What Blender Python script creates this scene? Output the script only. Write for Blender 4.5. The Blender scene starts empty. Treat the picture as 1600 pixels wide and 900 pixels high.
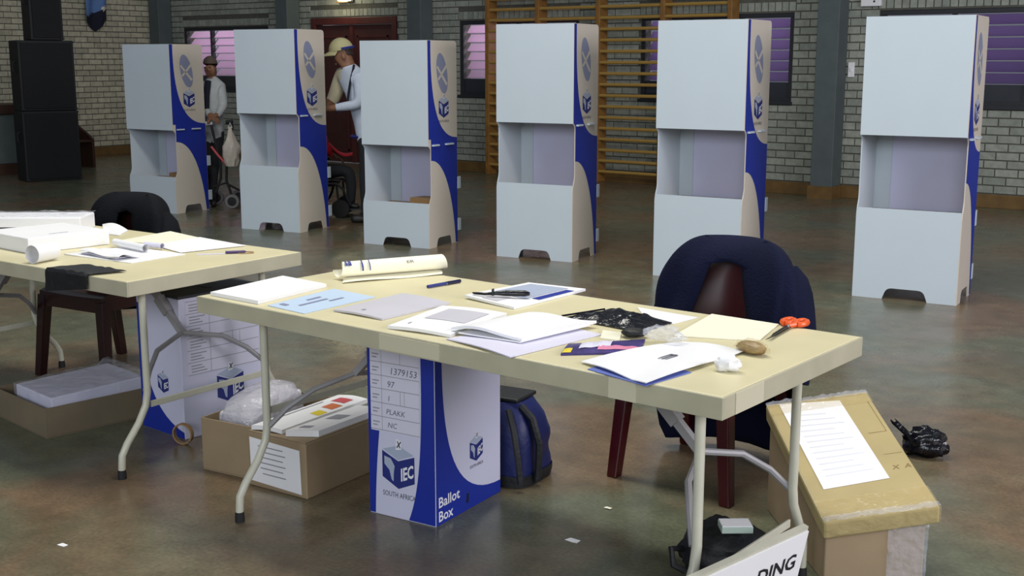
import bpy, bmesh, math, random
from mathutils import Vector, Matrix, noise
random.seed(7)
scene = bpy.context.scene
COL = scene.collection
PI = math.pi

# ------------------------------------------------------------------ camera
F_PX, HORIZON, CAM_H = 1880.0, 95.0, 1.5
PITCH = math.atan((450 - HORIZON) / F_PX)
YAW = math.radians(126.9)
cam_d = bpy.data.cameras.new('camera')
cam_d.sensor_width = 36.0
cam_d.lens = 36.0 * F_PX / 1600.0
cam_d.clip_end = 200
cam = bpy.data.objects.new('camera', cam_d)
COL.objects.link(cam)
cam.location = (0, 0, CAM_H)
cam.rotation_euler = (PI / 2 - PITCH, 0, YAW - PI / 2)
scene.camera = cam

# ------------------------------------------------------------------ world, large lights, exposure
world = bpy.data.worlds.new('world')
scene.world = world
world.use_nodes = True
bg = world.node_tree.nodes['Background']
bg.inputs[0].default_value = (0.78, 0.85, 1.0, 1)
bg.inputs[1].default_value = 0.17

def area_light(name, loc, target, sx, sy, power, color):
    d = bpy.data.lights.new(name, 'AREA')
    d.shape = 'RECTANGLE'; d.size = sx; d.size_y = sy; d.energy = power; d.color = color
    o = bpy.data.objects.new(name, d); COL.objects.link(o)
    o.location = loc
    o.rotation_euler = (Vector(target) - Vector(loc)).to_track_quat('-Z', 'Y').to_euler()
    return o
# daylight from the tall windows of the hall behind the photographer, and the roof lights above
area_light('hall_window_daylight', (1.0, -7.0, 4.2), (-4.0, 5.0, 0.9), 9.0, 3.0, 600, (0.88, 0.94, 1.0))
area_light('side_window_daylight', (6.5, 4.5, 3.6), (-5.0, 6.0, 0.9), 7.0, 2.6, 620, (0.95, 0.93, 1.0))
area_light('roof_light_daylight', (-3.6, 4.0, 6.0), (-3.6, 3.8, 0.0), 5.0, 1.2, 320, (1.0, 0.98, 0.90))

vs = scene.view_settings
vs.view_transform = 'Standard'; vs.look = 'None'; vs.exposure = 0.0; vs.gamma = 1.0
vs.use_curve_mapping = False

# ------------------------------------------------------------------ pixel -> place helpers (1600 x 900 frame)
FWD = Vector((math.cos(YAW) * math.cos(PITCH), math.sin(YAW) * math.cos(PITCH), -math.sin(PITCH)))
RGT = Vector((math.sin(YAW), -math.cos(YAW), 0))
UPV = RGT.cross(FWD)
FH = Vector((math.cos(YAW), math.sin(YAW), 0))
CAM = Vector((0, 0, CAM_H))
def ray(x, y): return FWD + RGT * ((x - 800) / F_PX) - UPV * ((y - 450) / F_PX)
def P(x, y, z=0.0):
    d = ray(x, y); return CAM + d * ((z - CAM_H) / d.z)
def PY(x, y, Y):
    d = ray(x, y); return CAM + d * (Y / d.y)
def PD(x, y, D):
    d = ray(x, y); return CAM + d * (D / d.dot(FH))
def proj(p):
    v = Vector(p) - CAM; z = v.dot(FWD)
    return 800 + F_PX * v.dot(RGT) / z, 450 - F_PX * v.dot(UPV) / z

# ------------------------------------------------------------------ materials
def lin(c):
    c = c / 255.0
    return c / 12.92 if c <= 0.04045 else ((c + 0.055) / 1.055) ** 2.4
def rgb(r, g, b): return (lin(r), lin(g), lin(b), 1)
MATS = {}
def mat(name, col, rough=0.6, var=0.0, scale=8.0, spec=0.5, bump=0.0, bscale=60.0, emit=0.0, trans=0.0, alpha=1.0, metal=0.0, sheen=0.0):
    if name in MATS: return MATS[name]
    m = bpy.data.materials.new(name); m.use_nodes = True
    nt = m.node_tree; b = nt.nodes['Principled BSDF']
    c = rgb(*col)
    b.inputs['Base Color'].default_value = c
    b.inputs['Roughness'].default_value = rough
    b.inputs['Specular IOR Level'].default_value = spec
    b.inputs['Metallic'].default_value = metal
    b.inputs['Transmission Weight'].default_value = trans
    b.inputs['Alpha'].default_value = alpha
    if sheen: b.inputs['Sheen Weight'].default_value = sheen
    if emit:
        b.inputs['Emission Color'].default_value = c; b.inputs['Emission Strength'].default_value = emit
    if var or bump:
        tc = nt.nodes.new('ShaderNodeTexCoord')
    if var:
        n = nt.nodes.new('ShaderNodeTexNoise'); n.inputs['Scale'].default_value = scale; n.inputs['Detail'].default_value = 5
        nt.links.new(tc.outputs['Object'], n.inputs['Vector'])
        r = nt.nodes.new('ShaderNodeValToRGB')
        r.color_ramp.elements[0].position = 0.3; r.color_ramp.elements[1].position = 0.7
        r.color_ramp.elements[0].color = tuple(x * (1 - var) for x in c[:3]) + (1,)
        r.color_ramp.elements[1].color = tuple(min(1, x * (1 + var)) for x in c[:3]) + (1,)
        nt.links.new(n.outputs['Fac'], r.inputs['Fac']); nt.links.new(r.outputs['Color'], b.inputs['Base Color'])
    if bump:
        n2 = nt.nodes.new('ShaderNodeTexNoise'); n2.inputs['Scale'].default_value = bscale; n2.inputs['Detail'].default_value = 4
        nt.links.new(tc.outputs['Object'], n2.inputs['Vector'])
        bp = nt.nodes.new('ShaderNodeBump'); bp.inputs['Strength'].default_value = bump; bp.inputs['Distance'].default_value = 0.01
        nt.links.new(n2.outputs['Fac'], bp.inputs['Height']); nt.links.new(bp.outputs['Normal'], b.inputs['Normal'])
    MATS[name] = m
    return m

def floor_material():
    m = bpy.data.materials.new('stained_polished_concrete'); m.use_nodes = True
    nt = m.node_tree; b = nt.nodes['Principled BSDF']; L = nt.links.new
    g = nt.nodes.new('ShaderNodeNewGeometry')
    def nz(scale, detail, off, dist=0.0):
        mp = nt.nodes.new('ShaderNodeMapping'); mp.inputs['Location'].default_value = (off, off * 1.7, 0)
        L(g.outputs['Position'], mp.inputs['Vector'])
        n = nt.nodes.new('ShaderNodeTexNoise'); n.inputs['Scale'].default_value = scale; n.inputs['Detail'].default_value = detail
        n.inputs['Distortion'].default_value = dist
        L(mp.outputs['Vector'], n.inputs['Vector']); return n
    def ramp(src, p0, c0, p1, c1):
        r = nt.nodes.new('ShaderNodeValToRGB'); e = r.color_ramp.elements
        e[0].position = p0; e[0].color = c0; e[1].position = p1; e[1].color = c1
        L(src, r.inputs['Fac']); return r
    a = ramp(nz(0.9, 6, 3.1, 0.6).outputs['Fac'], 0.42, rgb(104, 107, 88), 0.60, rgb(118, 99, 78))
    fine = ramp(nz(9, 6, 1.2).outputs['Fac'], 0.3, (0.78, 0.78, 0.78, 1), 0.7, (1.12, 1.12, 1.12, 1))
    mid = ramp(nz(2.3, 4, 8.0, 1.0).outputs['Fac'], 0.35, (0.84, 0.86, 0.84, 1), 0.65, (1.08, 1.06, 1.04, 1))
    grain = ramp(nz(70, 3, 2.0).outputs['Fac'], 0.35, (0.86, 0.86, 0.86, 1), 0.65, (1.1, 1.1, 1.1, 1))
    last = a.outputs['Color']
    for x in (fine, mid, grain):
        mx = nt.nodes.new('ShaderNodeMix'); mx.data_type = 'RGBA'; mx.blend_type = 'MULTIPLY'; mx.inputs[0].default_value = 1.0
        L(last, mx.inputs[6]); L(x.outputs['Color'], mx.inputs[7]); last = mx.outputs[2]
    L(last, b.inputs['Base Color'])
    rr = ramp(nz(3.0, 5, 5.0).outputs['Fac'], 0.3, (0.20, 0.20, 0.20, 1), 0.7, (0.32, 0.32, 0.32, 1))
    L(rr.outputs['Color'], b.inputs['Roughness'])
    b.inputs['Specular IOR Level'].default_value = 0.5
    return m

def brick_material(name, base, light):
    m = bpy.data.materials.new(name); m.use_nodes = True
    nt = m.node_tree; b = nt.nodes['Principled BSDF']; L = nt.links.new
    g = nt.nodes.new('ShaderNodeNewGeometry'); oi = nt.nodes.new('ShaderNodeObjectInfo')
    ad = nt.nodes.new('ShaderNodeMath'); ad.operation = 'ADD'
    L(g.outputs['Random Per Island'], ad.inputs[0]); L(oi.outputs['Random'], ad.inputs[1])
    fr = nt.nodes.new('ShaderNodeMath'); fr.operation = 'FRACT'; L(ad.outputs[0], fr.inputs[0])
    r = nt.nodes.new('ShaderNodeValToRGB'); e = r.color_ramp.elements
    e[0].color = rgb(*base); e[1].color = rgb(*light)
    L(fr.outputs[0], r.inputs['Fac'])
    n = nt.nodes.new('ShaderNodeTexNoise'); n.inputs['Scale'].default_value = 14; n.inputs['Detail'].default_value = 5
    L(g.outputs['Position'], n.inputs['Vector'])
    r2 = nt.nodes.new('ShaderNodeValToRGB'); e = r2.color_ramp.elements
    e[0].position = 0.3; e[0].color = (0.78, 0.78, 0.78, 1); e[1].position = 0.7; e[1].color = (1.1, 1.1, 1.1, 1)
    L(n.outputs['Fac'], r2.inputs['Fac'])
    mx = nt.nodes.new('ShaderNodeMix'); mx.data_type = 'RGBA'; mx.blend_type = 'MULTIPLY'; mx.inputs[0].default_value = 1.0
    L(r.outputs['Color'], mx.inputs[6]); L(r2.outputs['Color'], mx.inputs[7]); L(mx.outputs[2], b.inputs['Base Color'])
    b.inputs['Roughness'].default_value = 0.75
    bp = nt.nodes.new('ShaderNodeBump'); bp.inputs['Strength'].default_value = 0.4; bp.inputs['Distance'].default_value = 0.01
    L(n.outputs['Fac'], bp.inputs['Height']); L(bp.outputs['Normal'], b.inputs['Normal'])
    return m

def louvre_material(name, col):
    m = bpy.data.materials.new(name); m.use_nodes = True
    nt = m.node_tree; nt.nodes.clear(); L = nt.links.new
    out = nt.nodes.new('ShaderNodeOutputMaterial'); t = nt.nodes.new('ShaderNodeBsdfTranslucent'); t.inputs[0].default_value = rgb(*col)
    g = nt.nodes.new('ShaderNodeBsdfGlossy'); g.inputs['Roughness'].default_value = 0.25; g.inputs[0].default_value = (0.6, 0.6, 0.65, 1)
    mx = nt.nodes.new('ShaderNodeMixShader'); mx.inputs[0].default_value = 0.12
    L(t.outputs[0], mx.inputs[1]); L(g.outputs[0], mx.inputs[2]); L(mx.outputs[0], out.inputs[0])
    return m

def film_material(name, col, amount):
    """thin clear plastic film: mostly see-through with glossy creases"""
    m = bpy.data.materials.new(name); m.use_nodes = True
    nt = m.node_tree; nt.nodes.clear(); L = nt.links.new
    out = nt.nodes.new('ShaderNodeOutputMaterial'); t = nt.nodes.new('ShaderNodeBsdfTransparent')
    p = nt.nodes.new('ShaderNodeBsdfPrincipled'); p.inputs['Base Color'].default_value = rgb(*col); p.inputs['Roughness'].default_value = 0.12
    tc = nt.nodes.new('ShaderNodeTexCoord'); n = nt.nodes.new('ShaderNodeTexNoise'); n.inputs['Scale'].default_value = 22; n.inputs['Detail'].default_value = 3
    L(tc.outputs['Object'], n.inputs['Vector'])
    bp = nt.nodes.new('ShaderNodeBump'); bp.inputs['Strength'].default_value = 0.9; bp.inputs['Distance'].default_value = 0.02
    L(n.outputs['Fac'], bp.inputs['Height']); L(bp.outputs['Normal'], p.inputs['Normal'])
    mx = nt.nodes.new('ShaderNodeMixShader'); mx.inputs[0].default_value = amount
    L(t.outputs[0], mx.inputs[1]); L(p.outputs[0], mx.inputs[2]); L(mx.outputs[0], out.inputs[0])
    return m

M_floor = floor_material()
M_brick = brick_material('painted_brick', (140, 145, 136), (162, 166, 154))
M_brick_left = brick_material('painted_brick_cream', (170, 167, 144), (196, 191, 166))
M_mortar = mat('mortar_grey', (88, 88, 80), 0.9, var=0.15, scale=20)
M_plaster = mat('upper_wall_paint', (128, 128, 116), 0.8, var=0.06, scale=3)
M_column = mat('grey_painted_concrete', (84, 94, 94), 0.7, var=0.08, scale=6, bump=0.15)
M_skirt = mat('varnished_skirting', (110, 84, 46), 0.45, var=0.2, scale=9)
M_wood = mat('wall_bar_wood', (166, 132, 66), 0.4, var=0.2, scale=10)
M_wood_dk = mat('wall_bar_upright_wood', (138, 98, 46), 0.45, var=0.2, scale=10)
M_brown = mat('dark_brown_wood', (62, 40, 28), 0.5, var=0.2, scale=10)
M_door = mat('dark_red_door_paint', (70, 38, 36), 0.5, var=0.12, scale=5)
M_doorframe = mat('red_brown_frame_paint', (84, 40, 38), 0.45, var=0.1, scale=5)
M_winframe = mat('dark_window_steel', (40, 42, 48), 0.5, var=0.1, scale=5)
M_infill = mat('dark_window_infill', (48, 52, 60), 0.4, var=0.1, scale=5)
M_lv_pink = louvre_material('pink_louvre_glass', (240, 222, 238))
M_lv_violet = louvre_material('violet_louvre_glass', (200, 184, 220))
M_board = mat('white_cardboard', (193, 205, 214), 0.55, var=0.015, scale=4)
M_ballot = mat('shade_tinted_cardboard', (206, 206, 228), 0.55, var=0.015, scale=4)  # white board with the lilac of the shadow mixed into its colour
M_plastic_shade = mat('shaded_maroon_plastic', (36, 12, 13), 0.25, var=0.06, scale=5)  # darkened copy of the maroon plastic, shade on the left chair painted in
M_board_side = mat('warm_lit_white_cardboard', (206, 197, 183), 0.5, var=0.02, scale=4)  # white board tinted beige to paint in warm light on the booths' right sides
M_board_in = mat('inner_white_cardboard', (206, 208, 236), 0.6, var=0.02, scale=4)
M_kraft = mat('kraft_cardboard', (150, 120, 82), 0.75, var=0.08, scale=7)
M_carton = mat('brown_carton', (150, 130, 102), 0.7, var=0.1, scale=5)
M_carton_dk = mat('grey_brown_carton', (118, 105, 84), 0.75, var=0.1, scale=5)
M_carton_lid = mat('tan_taped_carton', (180, 163, 116), 0.35, var=0.08, scale=5, bump=0.15, bscale=20)
M_blue = mat('royal_blue_print', (24, 46, 150), 0.45, var=0.05, scale=5)
M_navy = mat('navy_print', (36, 46, 120), 0.5)
M_grey_blue = mat('grey_blue_print', (136, 142, 168), 0.5)
M_pale_blue = mat('pale_blue_print', (168, 178, 200), 0.5)
M_ink = mat('dark_grey_ink', (66, 68, 84), 0.6)
M_ink_lt = mat('light_grey_ink', (150, 150, 160), 0.6)
M_black_ink = mat('black_ink', (24, 24, 32), 0.5)
M_white = mat('white_paper', (236, 236, 238), 0.6, var=0.015, scale=5)
M_white_print = mat('white_print', (232, 232, 240), 0.5)
M_cream = mat('cream_paper', (238, 234, 212), 0.6, var=0.02, scale=5)
M_bluepaper = mat('pale_blue_paper', (186, 206, 228), 0.6, var=0.02, scale=6)
M_greypaper = mat('pale_grey_paper', (196, 194, 202), 0.55, var=0.03, scale=6)
M_lilac = mat('lilac_paper', (214, 212, 230), 0.55, var=0.02, scale=6)
M_table = mat('beige_laminate', (214, 205, 166), 0.42, var=0.05, scale=5)
M_rim = mat('beige_table_edge', (182, 177, 152), 0.45, var=0.08, scale=9)
M_tape_p = mat('masking_tape', (204, 198, 172), 0.5)
M_leg = mat('cream_painted_steel', (196, 194, 176), 0.35, var=0.06, scale=12)
M_brace = mat('grey_steel_brace', (146, 144, 146), 0.35, var=0.08, scale=12)
M_rubber = mat('black_rubber', (26, 26, 28), 0.7)
M_plastic = mat('maroon_plastic', (62, 12, 18), 0.22, var=0.06, scale=5)
M_jacket = mat('navy_jacket_cloth', (15, 20, 46), 0.9, var=0.18, scale=7, bump=0.3, bscale=120, spec=0.2)
M_jacket2 = mat('black_jacket_cloth', (11, 13, 19), 0.9, var=0.2, scale=7, bump=0.3, bscale=120, spec=0.2)
M_bag_blue = mat('blue_nylon', (16, 27, 84), 0.5, var=0.15, scale=8, bump=0.2)
M_bag_black = mat('black_nylon', (16, 18, 22), 0.6, var=0.15, scale=8, bump=0.3)
M_black_gloss = mat('glossy_black_plastic_film', (14, 15, 22), 0.15, bump=0.5, bscale=40)
M_black = mat('matt_black_speaker', (17, 19, 23), 0.65, var=0.1, scale=8)
M_grille = mat('black_speaker_grille', (13, 15, 18), 0.8, bump=0.5, bscale=200)
M_metal = mat('chrome', (190, 190, 192), 0.2, metal=1.0)
M_film = film_material('clear_plastic_film', (225, 228, 240), 0.24)
M_tape = film_material('clear_packing_tape', (226, 206, 150), 0.22)
M_orange = mat('orange_plastic', (226, 92, 36), 0.35)
M_steel = mat('blade_steel', (80, 80, 84), 0.3, metal=0.8)
M_bun = mat('brown_packet', (132, 104, 64), 0.3, var=0.15, scale=25, bump=0.3)
M_yellow = mat('yellow_print', (222, 200, 40), 0.5)
M_red = mat('red_print', (196, 78, 82), 0.5)
M_orange_p = mat('orange_print', (206, 112, 60), 0.5)
M_purple = mat('purple_print', (60, 48, 110), 0.35, var=0.3, scale=30)
M_pink = mat('pink_print', (214, 130, 160), 0.4)
M_skin1 = mat('brown_skin', (128, 88, 62), 0.55, var=0.05, scale=30)
M_skin2 = mat('dark_brown_skin', (86, 58, 42), 0.55, var=0.05, scale=30)
M_cap = mat('khaki_cap_cloth', (172, 166, 124), 0.8, var=0.06, scale=20)
M_sweater = mat('pale_blue_white_knit', (196, 206, 222), 0.85, var=0.06, scale=18, bump=0.2)
M_sweater_warm = mat('warm_lit_knit', (208, 200, 168), 0.85, var=0.06, scale=18, bump=0.2)  # jumper knit turned cream: warm light on the far sleeve, put into the colour
M_sweat2 = mat('pale_grey_knit', (176, 180, 180), 0.85, var=0.08, scale=18, bump=0.2)
M_trouser = mat('dark_trouser_cloth', (36, 38, 42), 0.85, var=0.1, scale=14)
M_redcloth = mat('red_cloth', (196, 22, 44), 0.8, var=0.1, scale=14)
M_hair = mat('dark_hair', (46, 38, 34), 0.7)
M_shoe = mat('black_shoe', (24, 22, 22), 0.5)
M_lampw = mat('lamp_glass', (255, 246, 205), 0.4, emit=6.0)
M_greencard = mat('pale_green_card', (168, 186, 176), 0.4)
M_flag_lt = mat('light_blue_cloth', (92, 126, 176), 0.8, var=0.08, scale=9)
M_flag_dk = mat('dark_navy_cloth', (18, 22, 40), 0.85)
M_flag_w = mat('white_cloth', (220, 216, 200), 0.8)
M_bagclear = film_material('white_shopping_bag_film', (232, 226, 212), 0.75)
M_bubble = film_material('bubble_wrap', (206, 204, 214), 0.5)

# ------------------------------------------------------------------ mesh helpers
class MB:
    def __init__(self): self.v = []; self.f = []; self.m = []
    def add(self, vs, fs, mi=0):
        b = len(self.v); self.v += [tuple(x) for x in vs]
        for f in fs: self.f.append([i + b for i in f]); self.m.append(mi)
        return self
    def box(self, x0, x1, y0, y1, z0, z1, mi=0, T=None):
        vs = [Vector((x, y, z)) for z in (z0, z1) for y in (y0, y1) for x in (x0, x1)]
        if T is not None: vs = [T @ v for v in vs]
        return self.add(vs, [(0, 2, 3, 1), (4, 5, 7, 6), (0, 1, 5, 4), (2, 6, 7, 3), (0, 4, 6, 2), (1, 3, 7, 5)], mi)
    def hexa(self, bot, top, mi=0):
        return self.add(list(bot) + list(top), [(3, 2, 1, 0), (4, 5, 6, 7), (0, 1, 5, 4), (1, 2, 6, 5), (2, 3, 7, 6), (3, 0, 4, 7)], mi)
    def prism(self, poly, fn, a, b, mi=0):
        """poly 2-D outline; fn(u, v, w) -> point; extruded in w from a to b"""
        n = len(poly)
        vs = [fn(u, v, a) for u, v in poly] + [fn(u, v, b) for u, v in poly]
        fs = [tuple(range(n - 1, -1, -1)), tuple(range(n, 2 * n))] + [(i, (i + 1) % n, n + (i + 1) % n, n + i) for i in range(n)]
        return self.add(vs, fs, mi)
    def tube(self, pts, r, n=8, mi=0, cap=True):
        pts = [Vector(p) for p in pts]; rr = r if isinstance(r, (list, tuple)) else [r] * len(pts)
        base = len(self.v); prev = None
        for i, p in enumerate(pts):
            if i == 0: t = pts[1] - p
            elif i == len(pts) - 1: t = p - pts[i - 1]
            else: t = (pts[i + 1] - p).normalized() + (p - pts[i - 1]).normalized()
            t = t.normalized()
            if prev is None:
                a = Vector((0, 0, 1)) if abs(t.z) < 0.9 else Vector((1, 0, 0))
                u = t.cross(a).normalized()
            else:
                u = (prev - t * prev.dot(t)).normalized()
            prev = u; w = t.cross(u)
            for k in range(n):
                an = 2 * PI * k / n
                self.v.append(tuple(p + (u * math.cos(an) + w * math.sin(an)) * rr[i]))
        for i in range(len(pts) - 1):
            for k in range(n):
                a = base + i * n + k; b = base + i * n + (k + 1) % n
                self.f.append([a, b, b + n, a + n]); self.m.append(mi)
        if cap:
            self.f.append([base + k for k in range(n - 1, -1, -1)]); self.m.append(mi)
            e = base + (len(pts) - 1) * n
            self.f.append([e + k for k in range(n)]); self.m.append(mi)
        return self
    def lathe(self, prof, n=16, T=None, mi=0):
        base = len(self.v)
        for r, z in prof:
            for k in range(n):
                v = Vector((r * math.cos(2 * PI * k / n), r * math.sin(2 * PI * k / n), z))
                self.v.append(tuple(T @ v if T is not None else v))
        for i in range(len(prof) - 1):
            for k in range(n):
                a = base + i * n + k; b = base + i * n + (k + 1) % n
                self.f.append([a, b, b + n, a + n]); self.m.append(mi)
        self.f.append([base + k for k in range(n - 1, -1, -1)]); self.m.append(mi)
        e = base + (len(prof) - 1) * n
        self.f.append([e + k for k in range(n)]); self.m.append(mi)
        return self
    def grid(self, fn, nu, nv, mi=0, thick=None):
        """fn(u, v) -> Vector over [0,1]^2; thick = offset vector or function for a second skin"""
        base = len(self.v); w = nu + 1
        for j in range(nv + 1):
            for i in range(nu + 1): self.v.append(tuple(fn(i / nu, j / nv)))
        for j in range(nv):
            for i in range(nu):
                a = base + j * w + i
                self.f.append([a, a + 1, a + w + 1, a + w]); self.m.append(mi)
        if thick is not None:
            b2 = len(self.v)
            for j in range(nv + 1):
                for i in range(nu + 1):
                    self.v.append(tuple(Vector(self.v[base + j * w + i]) + (thick(i / nu, j / nv) if callable(thick) else Vector(thick))))
            for j in range(nv):
                for i in range(nu):
                    a = b2 + j * w + i
                    self.f.append([a, a + w, a + w + 1, a + 1]); self.m.append(mi)
            def side(s):
                for k in range(len(s) - 1):
                    self.f.append([base + s[k + 1], base + s[k], b2 + s[k], b2 + s[k + 1]]); self.m.append(mi)
            side([i for i in range(w)]); side([nv * w + i for i in range(w - 1, -1, -1)])
            side([j * w for j in range(nv, -1, -1)]); side([j * w + nu for j in range(nv + 1)])
        return self
    def build(self, name, mats, parent=None, smooth=False, origin=None, bevel=0.0, weld=False):
        me = bpy.data.meshes.new(name)
        org = Vector(origin) if origin is not None else Vector((0, 0, 0))
        me.from_pydata([tuple(Vector(v) - org) for v in self.v], [], self.f)
        ms = mats if isinstance(mats, (list, tuple)) else [mats]
        for m in ms: me.materials.append(m)
        if len(ms) > 1: me.polygons.foreach_set('material_index', self.m)
        bm = bmesh.new(); bm.from_mesh(me)
        if weld: bmesh.ops.remove_doubles(bm, verts=bm.verts, dist=1e-5)
        bmesh.ops.recalc_face_normals(bm, faces=bm.faces)
        if bevel:
            es = [e for e in bm.edges if len(e.link_faces) == 2 and e.calc_face_angle() > 0.5]
            bmesh.ops.bevel(bm, geom=es, offset=bevel, segments=2, affect='EDGES', profile=0.5)
        bm.to_mesh(me); bm.free()
        if smooth:
            me.polygons.foreach_set('use_smooth', [True] * len(me.polygons))
            if hasattr(me, 'set_sharp_from_angle'): me.set_sharp_from_angle(angle=math.radians(40))
        me.update()
        o = bpy.data.objects.new(name, me); COL.objects.link(o)
        o.location = org
        if parent is not None:
            o.parent = parent
            # parts are written in world space unless the parent sits at the origin of its own frame
        return o

def tag(o, label=None, cat=None, group=None, kind=None):
    if label: o['label'] = label
    if cat: o['category'] = cat
    if group: o['group'] = group
    if kind: o['kind'] = kind
    return o
def empty(name, loc=(0, 0, 0), rz=0.0, label=None, cat=None, group=None):
    o = bpy.data.objects.new(name, None); COL.objects.link(o)
    o.empty_display_size = 0.1
    o.location = loc; o.rotation_euler = (0, 0, rz)
    return tag(o, label, cat, group)
def centroid(pts):
    s = Vector((0, 0, 0))
    for p in pts: s += Vector(p)
    return s / len(pts)
def W2L(o):
    """world -> local matrix of an empty placed with loc + rz"""
    return (Matrix.Translation(o.location) @ Matrix.Rotation(o.rotation_euler.z, 4, 'Z')).inverted()

TXT = {}
def text_polys(s, bold=0.0):
    """vertices/faces of a flat text, unit height, origin at left baseline"""
    if (s, bold) in TXT: return TXT[(s, bold)]
    cu = bpy.data.curves.new('t', 'FONT'); cu.body = s; cu.size = 1.0; cu.offset = bold; cu.resolution_u = 2
    o = bpy.data.objects.new('t', cu); COL.objects.link(o)
    dg = bpy.context.evaluated_depsgraph_get(); dg.update()
    me = bpy.data.meshes.new_from_object(o.evaluated_get(dg))
    vs = [(v.co.x, v.co.y) for v in me.vertices]; fs = [tuple(p.vertices) for p in me.polygons]
    bpy.data.objects.remove(o); bpy.data.curves.remove(cu); bpy.data.meshes.remove(me)
    w = max([v[0] for v in vs] + [0.01])
    TXT[(s, bold)] = (vs, fs, w)
    return TXT[(s, bold)]
def put_text(mb, s, fn, h, u0=0.0, v0=0.0, mi=0, width=None, bold=0.0, lift=0.0, shear=0.0, vshear=0.0):
    vs, fs, w = text_polys(s, bold)
    sx = (width / w) if width else h
    mb.add([fn(u0 + x * sx + shear * y * h, v0 + y * h + vshear * x * sx, lift) for x, y in vs], fs, mi)
def flat(mb, poly, fn, lift, mi=0):
    n = len(poly); mb.add([fn(u, v, lift) for u, v in poly], [tuple(range(n))], mi)
def ellipse(cx, cy, a, b, rot=0.0, n=28):
    out = []
    for k in range(n):
        t = 2 * PI * k / n; x = a * math.cos(t); y = b * math.sin(t)
        out.append((cx + x * math.cos(rot) - y * math.sin(rot), cy + x * math.sin(rot) + y * math.cos(rot)))
    return out
def ballot_logo(mb, fn, cu, cv, s, lift, words=True):
    """cube emblem: material slots 0 navy, 1 pale blue, 2 white, 3 grey ink.  s = height of the cube"""
    h = s * 0.5; w = s * 0.44
    flat(mb, [(cu, cv - h), (cu, cv + h * 0.28), (cu - w, cv + h * 0.66), (cu - w, cv - h * 0.56)], fn, lift, 0)
    flat(mb, [(cu, cv - h), (cu + w, cv - h * 0.62), (cu + w, cv + h * 0.6), (cu, cv + h * 0.28)], fn, lift, 0)
    flat(mb, [(cu, cv + h * 0.34), (cu + w * 0.97, cv + h * 0.66), (cu + w * 0.02, cv + h * 1.0), (cu - w * 0.97, cv + h * 0.72)], fn, lift, 1)
    # map shape on the left face
    flat(mb, [(cu - w * 0.86, cv + h * 0.42), (cu - w * 0.45, cv + h * 0.34), (cu - w * 0.22, cv + h * 0.02), (cu - w * 0.28, cv - h * 0.3),
              (cu - w * 0.3, cv - h * 0.7), (cu - w * 0.42, cv - h * 0.62), (cu - w * 0.55, cv - h * 0.2), (cu - w * 0.86, cv + h * 0.05)], fn, lift * 1.7, 1)
    put_text(mb, 'IEC', fn, s * 0.40, cu + w * 0.14, cv - h * 0.62, 2, width=w * 0.8, bold=0.03, lift=lift * 1.7, vshear=0.42)
    # voting slip with a cross going into the slot
    flat(mb, [(cu - w * 0.14, cv + h * 0.78), (cu + w * 0.2, cv + h * 0.84), (cu + w * 0.26, cv + h * 1.22), (cu - w * 0.1, cv + h * 1.3)], fn, lift * 1.7, 2)
    for a, b in (((-0.06, 0.9), (0.2, 1.2)), ((-0.02, 1.2), (0.14, 0.9))):
        d = Vector((b[0] - a[0], b[1] - a[1])).normalized() * 0.03
        flat(mb, [(cu + (a[0] - d.y) * w, cv + (a[1] + d.x) * h), (cu + (a[0] + d.y) * w, cv + (a[1] - d.x) * h),
                  (cu + (b[0] + d.y) * w, cv + (b[1] - d.x) * h), (cu + (b[0] - d.y) * w, cv + (b[1] + d.x) * h)], fn, lift * 2.4, 3)
    if words:
        put_text(mb, 'SOUTH AFRICA', fn, s * 0.17, cu - w * 1.0, cv - h * 1.42, 3, width=w * 2.05, lift=lift)
LOGO_MATS = [M_navy, M_pale_blue, M_white_print, M_ink]

# ================================================================== THE SETTING
YW = 12.93          # face of the back wall
XL = -17.0          # face of the left wall
mb = MB(); mb.box(-17.3, 6.0, -9.0, 13.4, -0.12, 0.0)
fl = mb.build('floor', M_floor); tag(fl, kind='structure')

WIN = [(-16.46, -14.42, 1.04, 2.03), (-10.60, -8.66, 1.04, 2.03), (-7.74, -5.76, 1.04, 2.03), (-4.78, -2.30, 1.04, 2.03)]
DOOR = (-13.46, -11.74, 0.0, 2.12)
OPEN = WIN + [DOOR]
WALL_TOP, BRICK_TOP = 4.6, 2.92

def wall_cells(xs, zs, openings):
    out = []
    for i in range(len(xs) - 1):
        for j in range(len(zs) - 1):
            cx = (xs[i] + xs[i + 1]) / 2; cz = (zs[j] + zs[j + 1]) / 2
            if any(a < cx < b and c < cz < d for a, b, c, d in openings): continue
            out.append((xs[i], xs[i + 1], zs[j], zs[j + 1]))
    return out
xs = sorted({XL - 0.3, 5.0} | {v for o in OPEN for v in o[:2]}); zs = sorted({0.0, WALL_TOP} | {v for o in OPEN for v in o[2:]})
mb = MB()
for a, b, c, d in wall_cells(xs, zs, OPEN): mb.box(a, b, YW + 0.010, YW + 0.24, c, d)
wall_back = mb.build('wall_back', M_mortar); tag(wall_back, kind='structure')
mb = MB(); mb.box(XL - 0.24, XL - 0.010, 2.0, YW + 0.24, 0, WALL_TOP)
wall_left = mb.build('wall_left', M_mortar); tag(wall_left, kind='structure')
mb = MB(); mb.box(XL, 5.0, YW, YW + 0.01, BRICK_TOP, WALL_TOP); mb.build('plaster_band', M_plaster, wall_back)
mb = MB(); mb.box(XL - 0.01, XL, 2.0, YW, BRICK_TOP, WALL_TOP); mb.build('plaster_band', M_plaster, wall_left)

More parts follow.
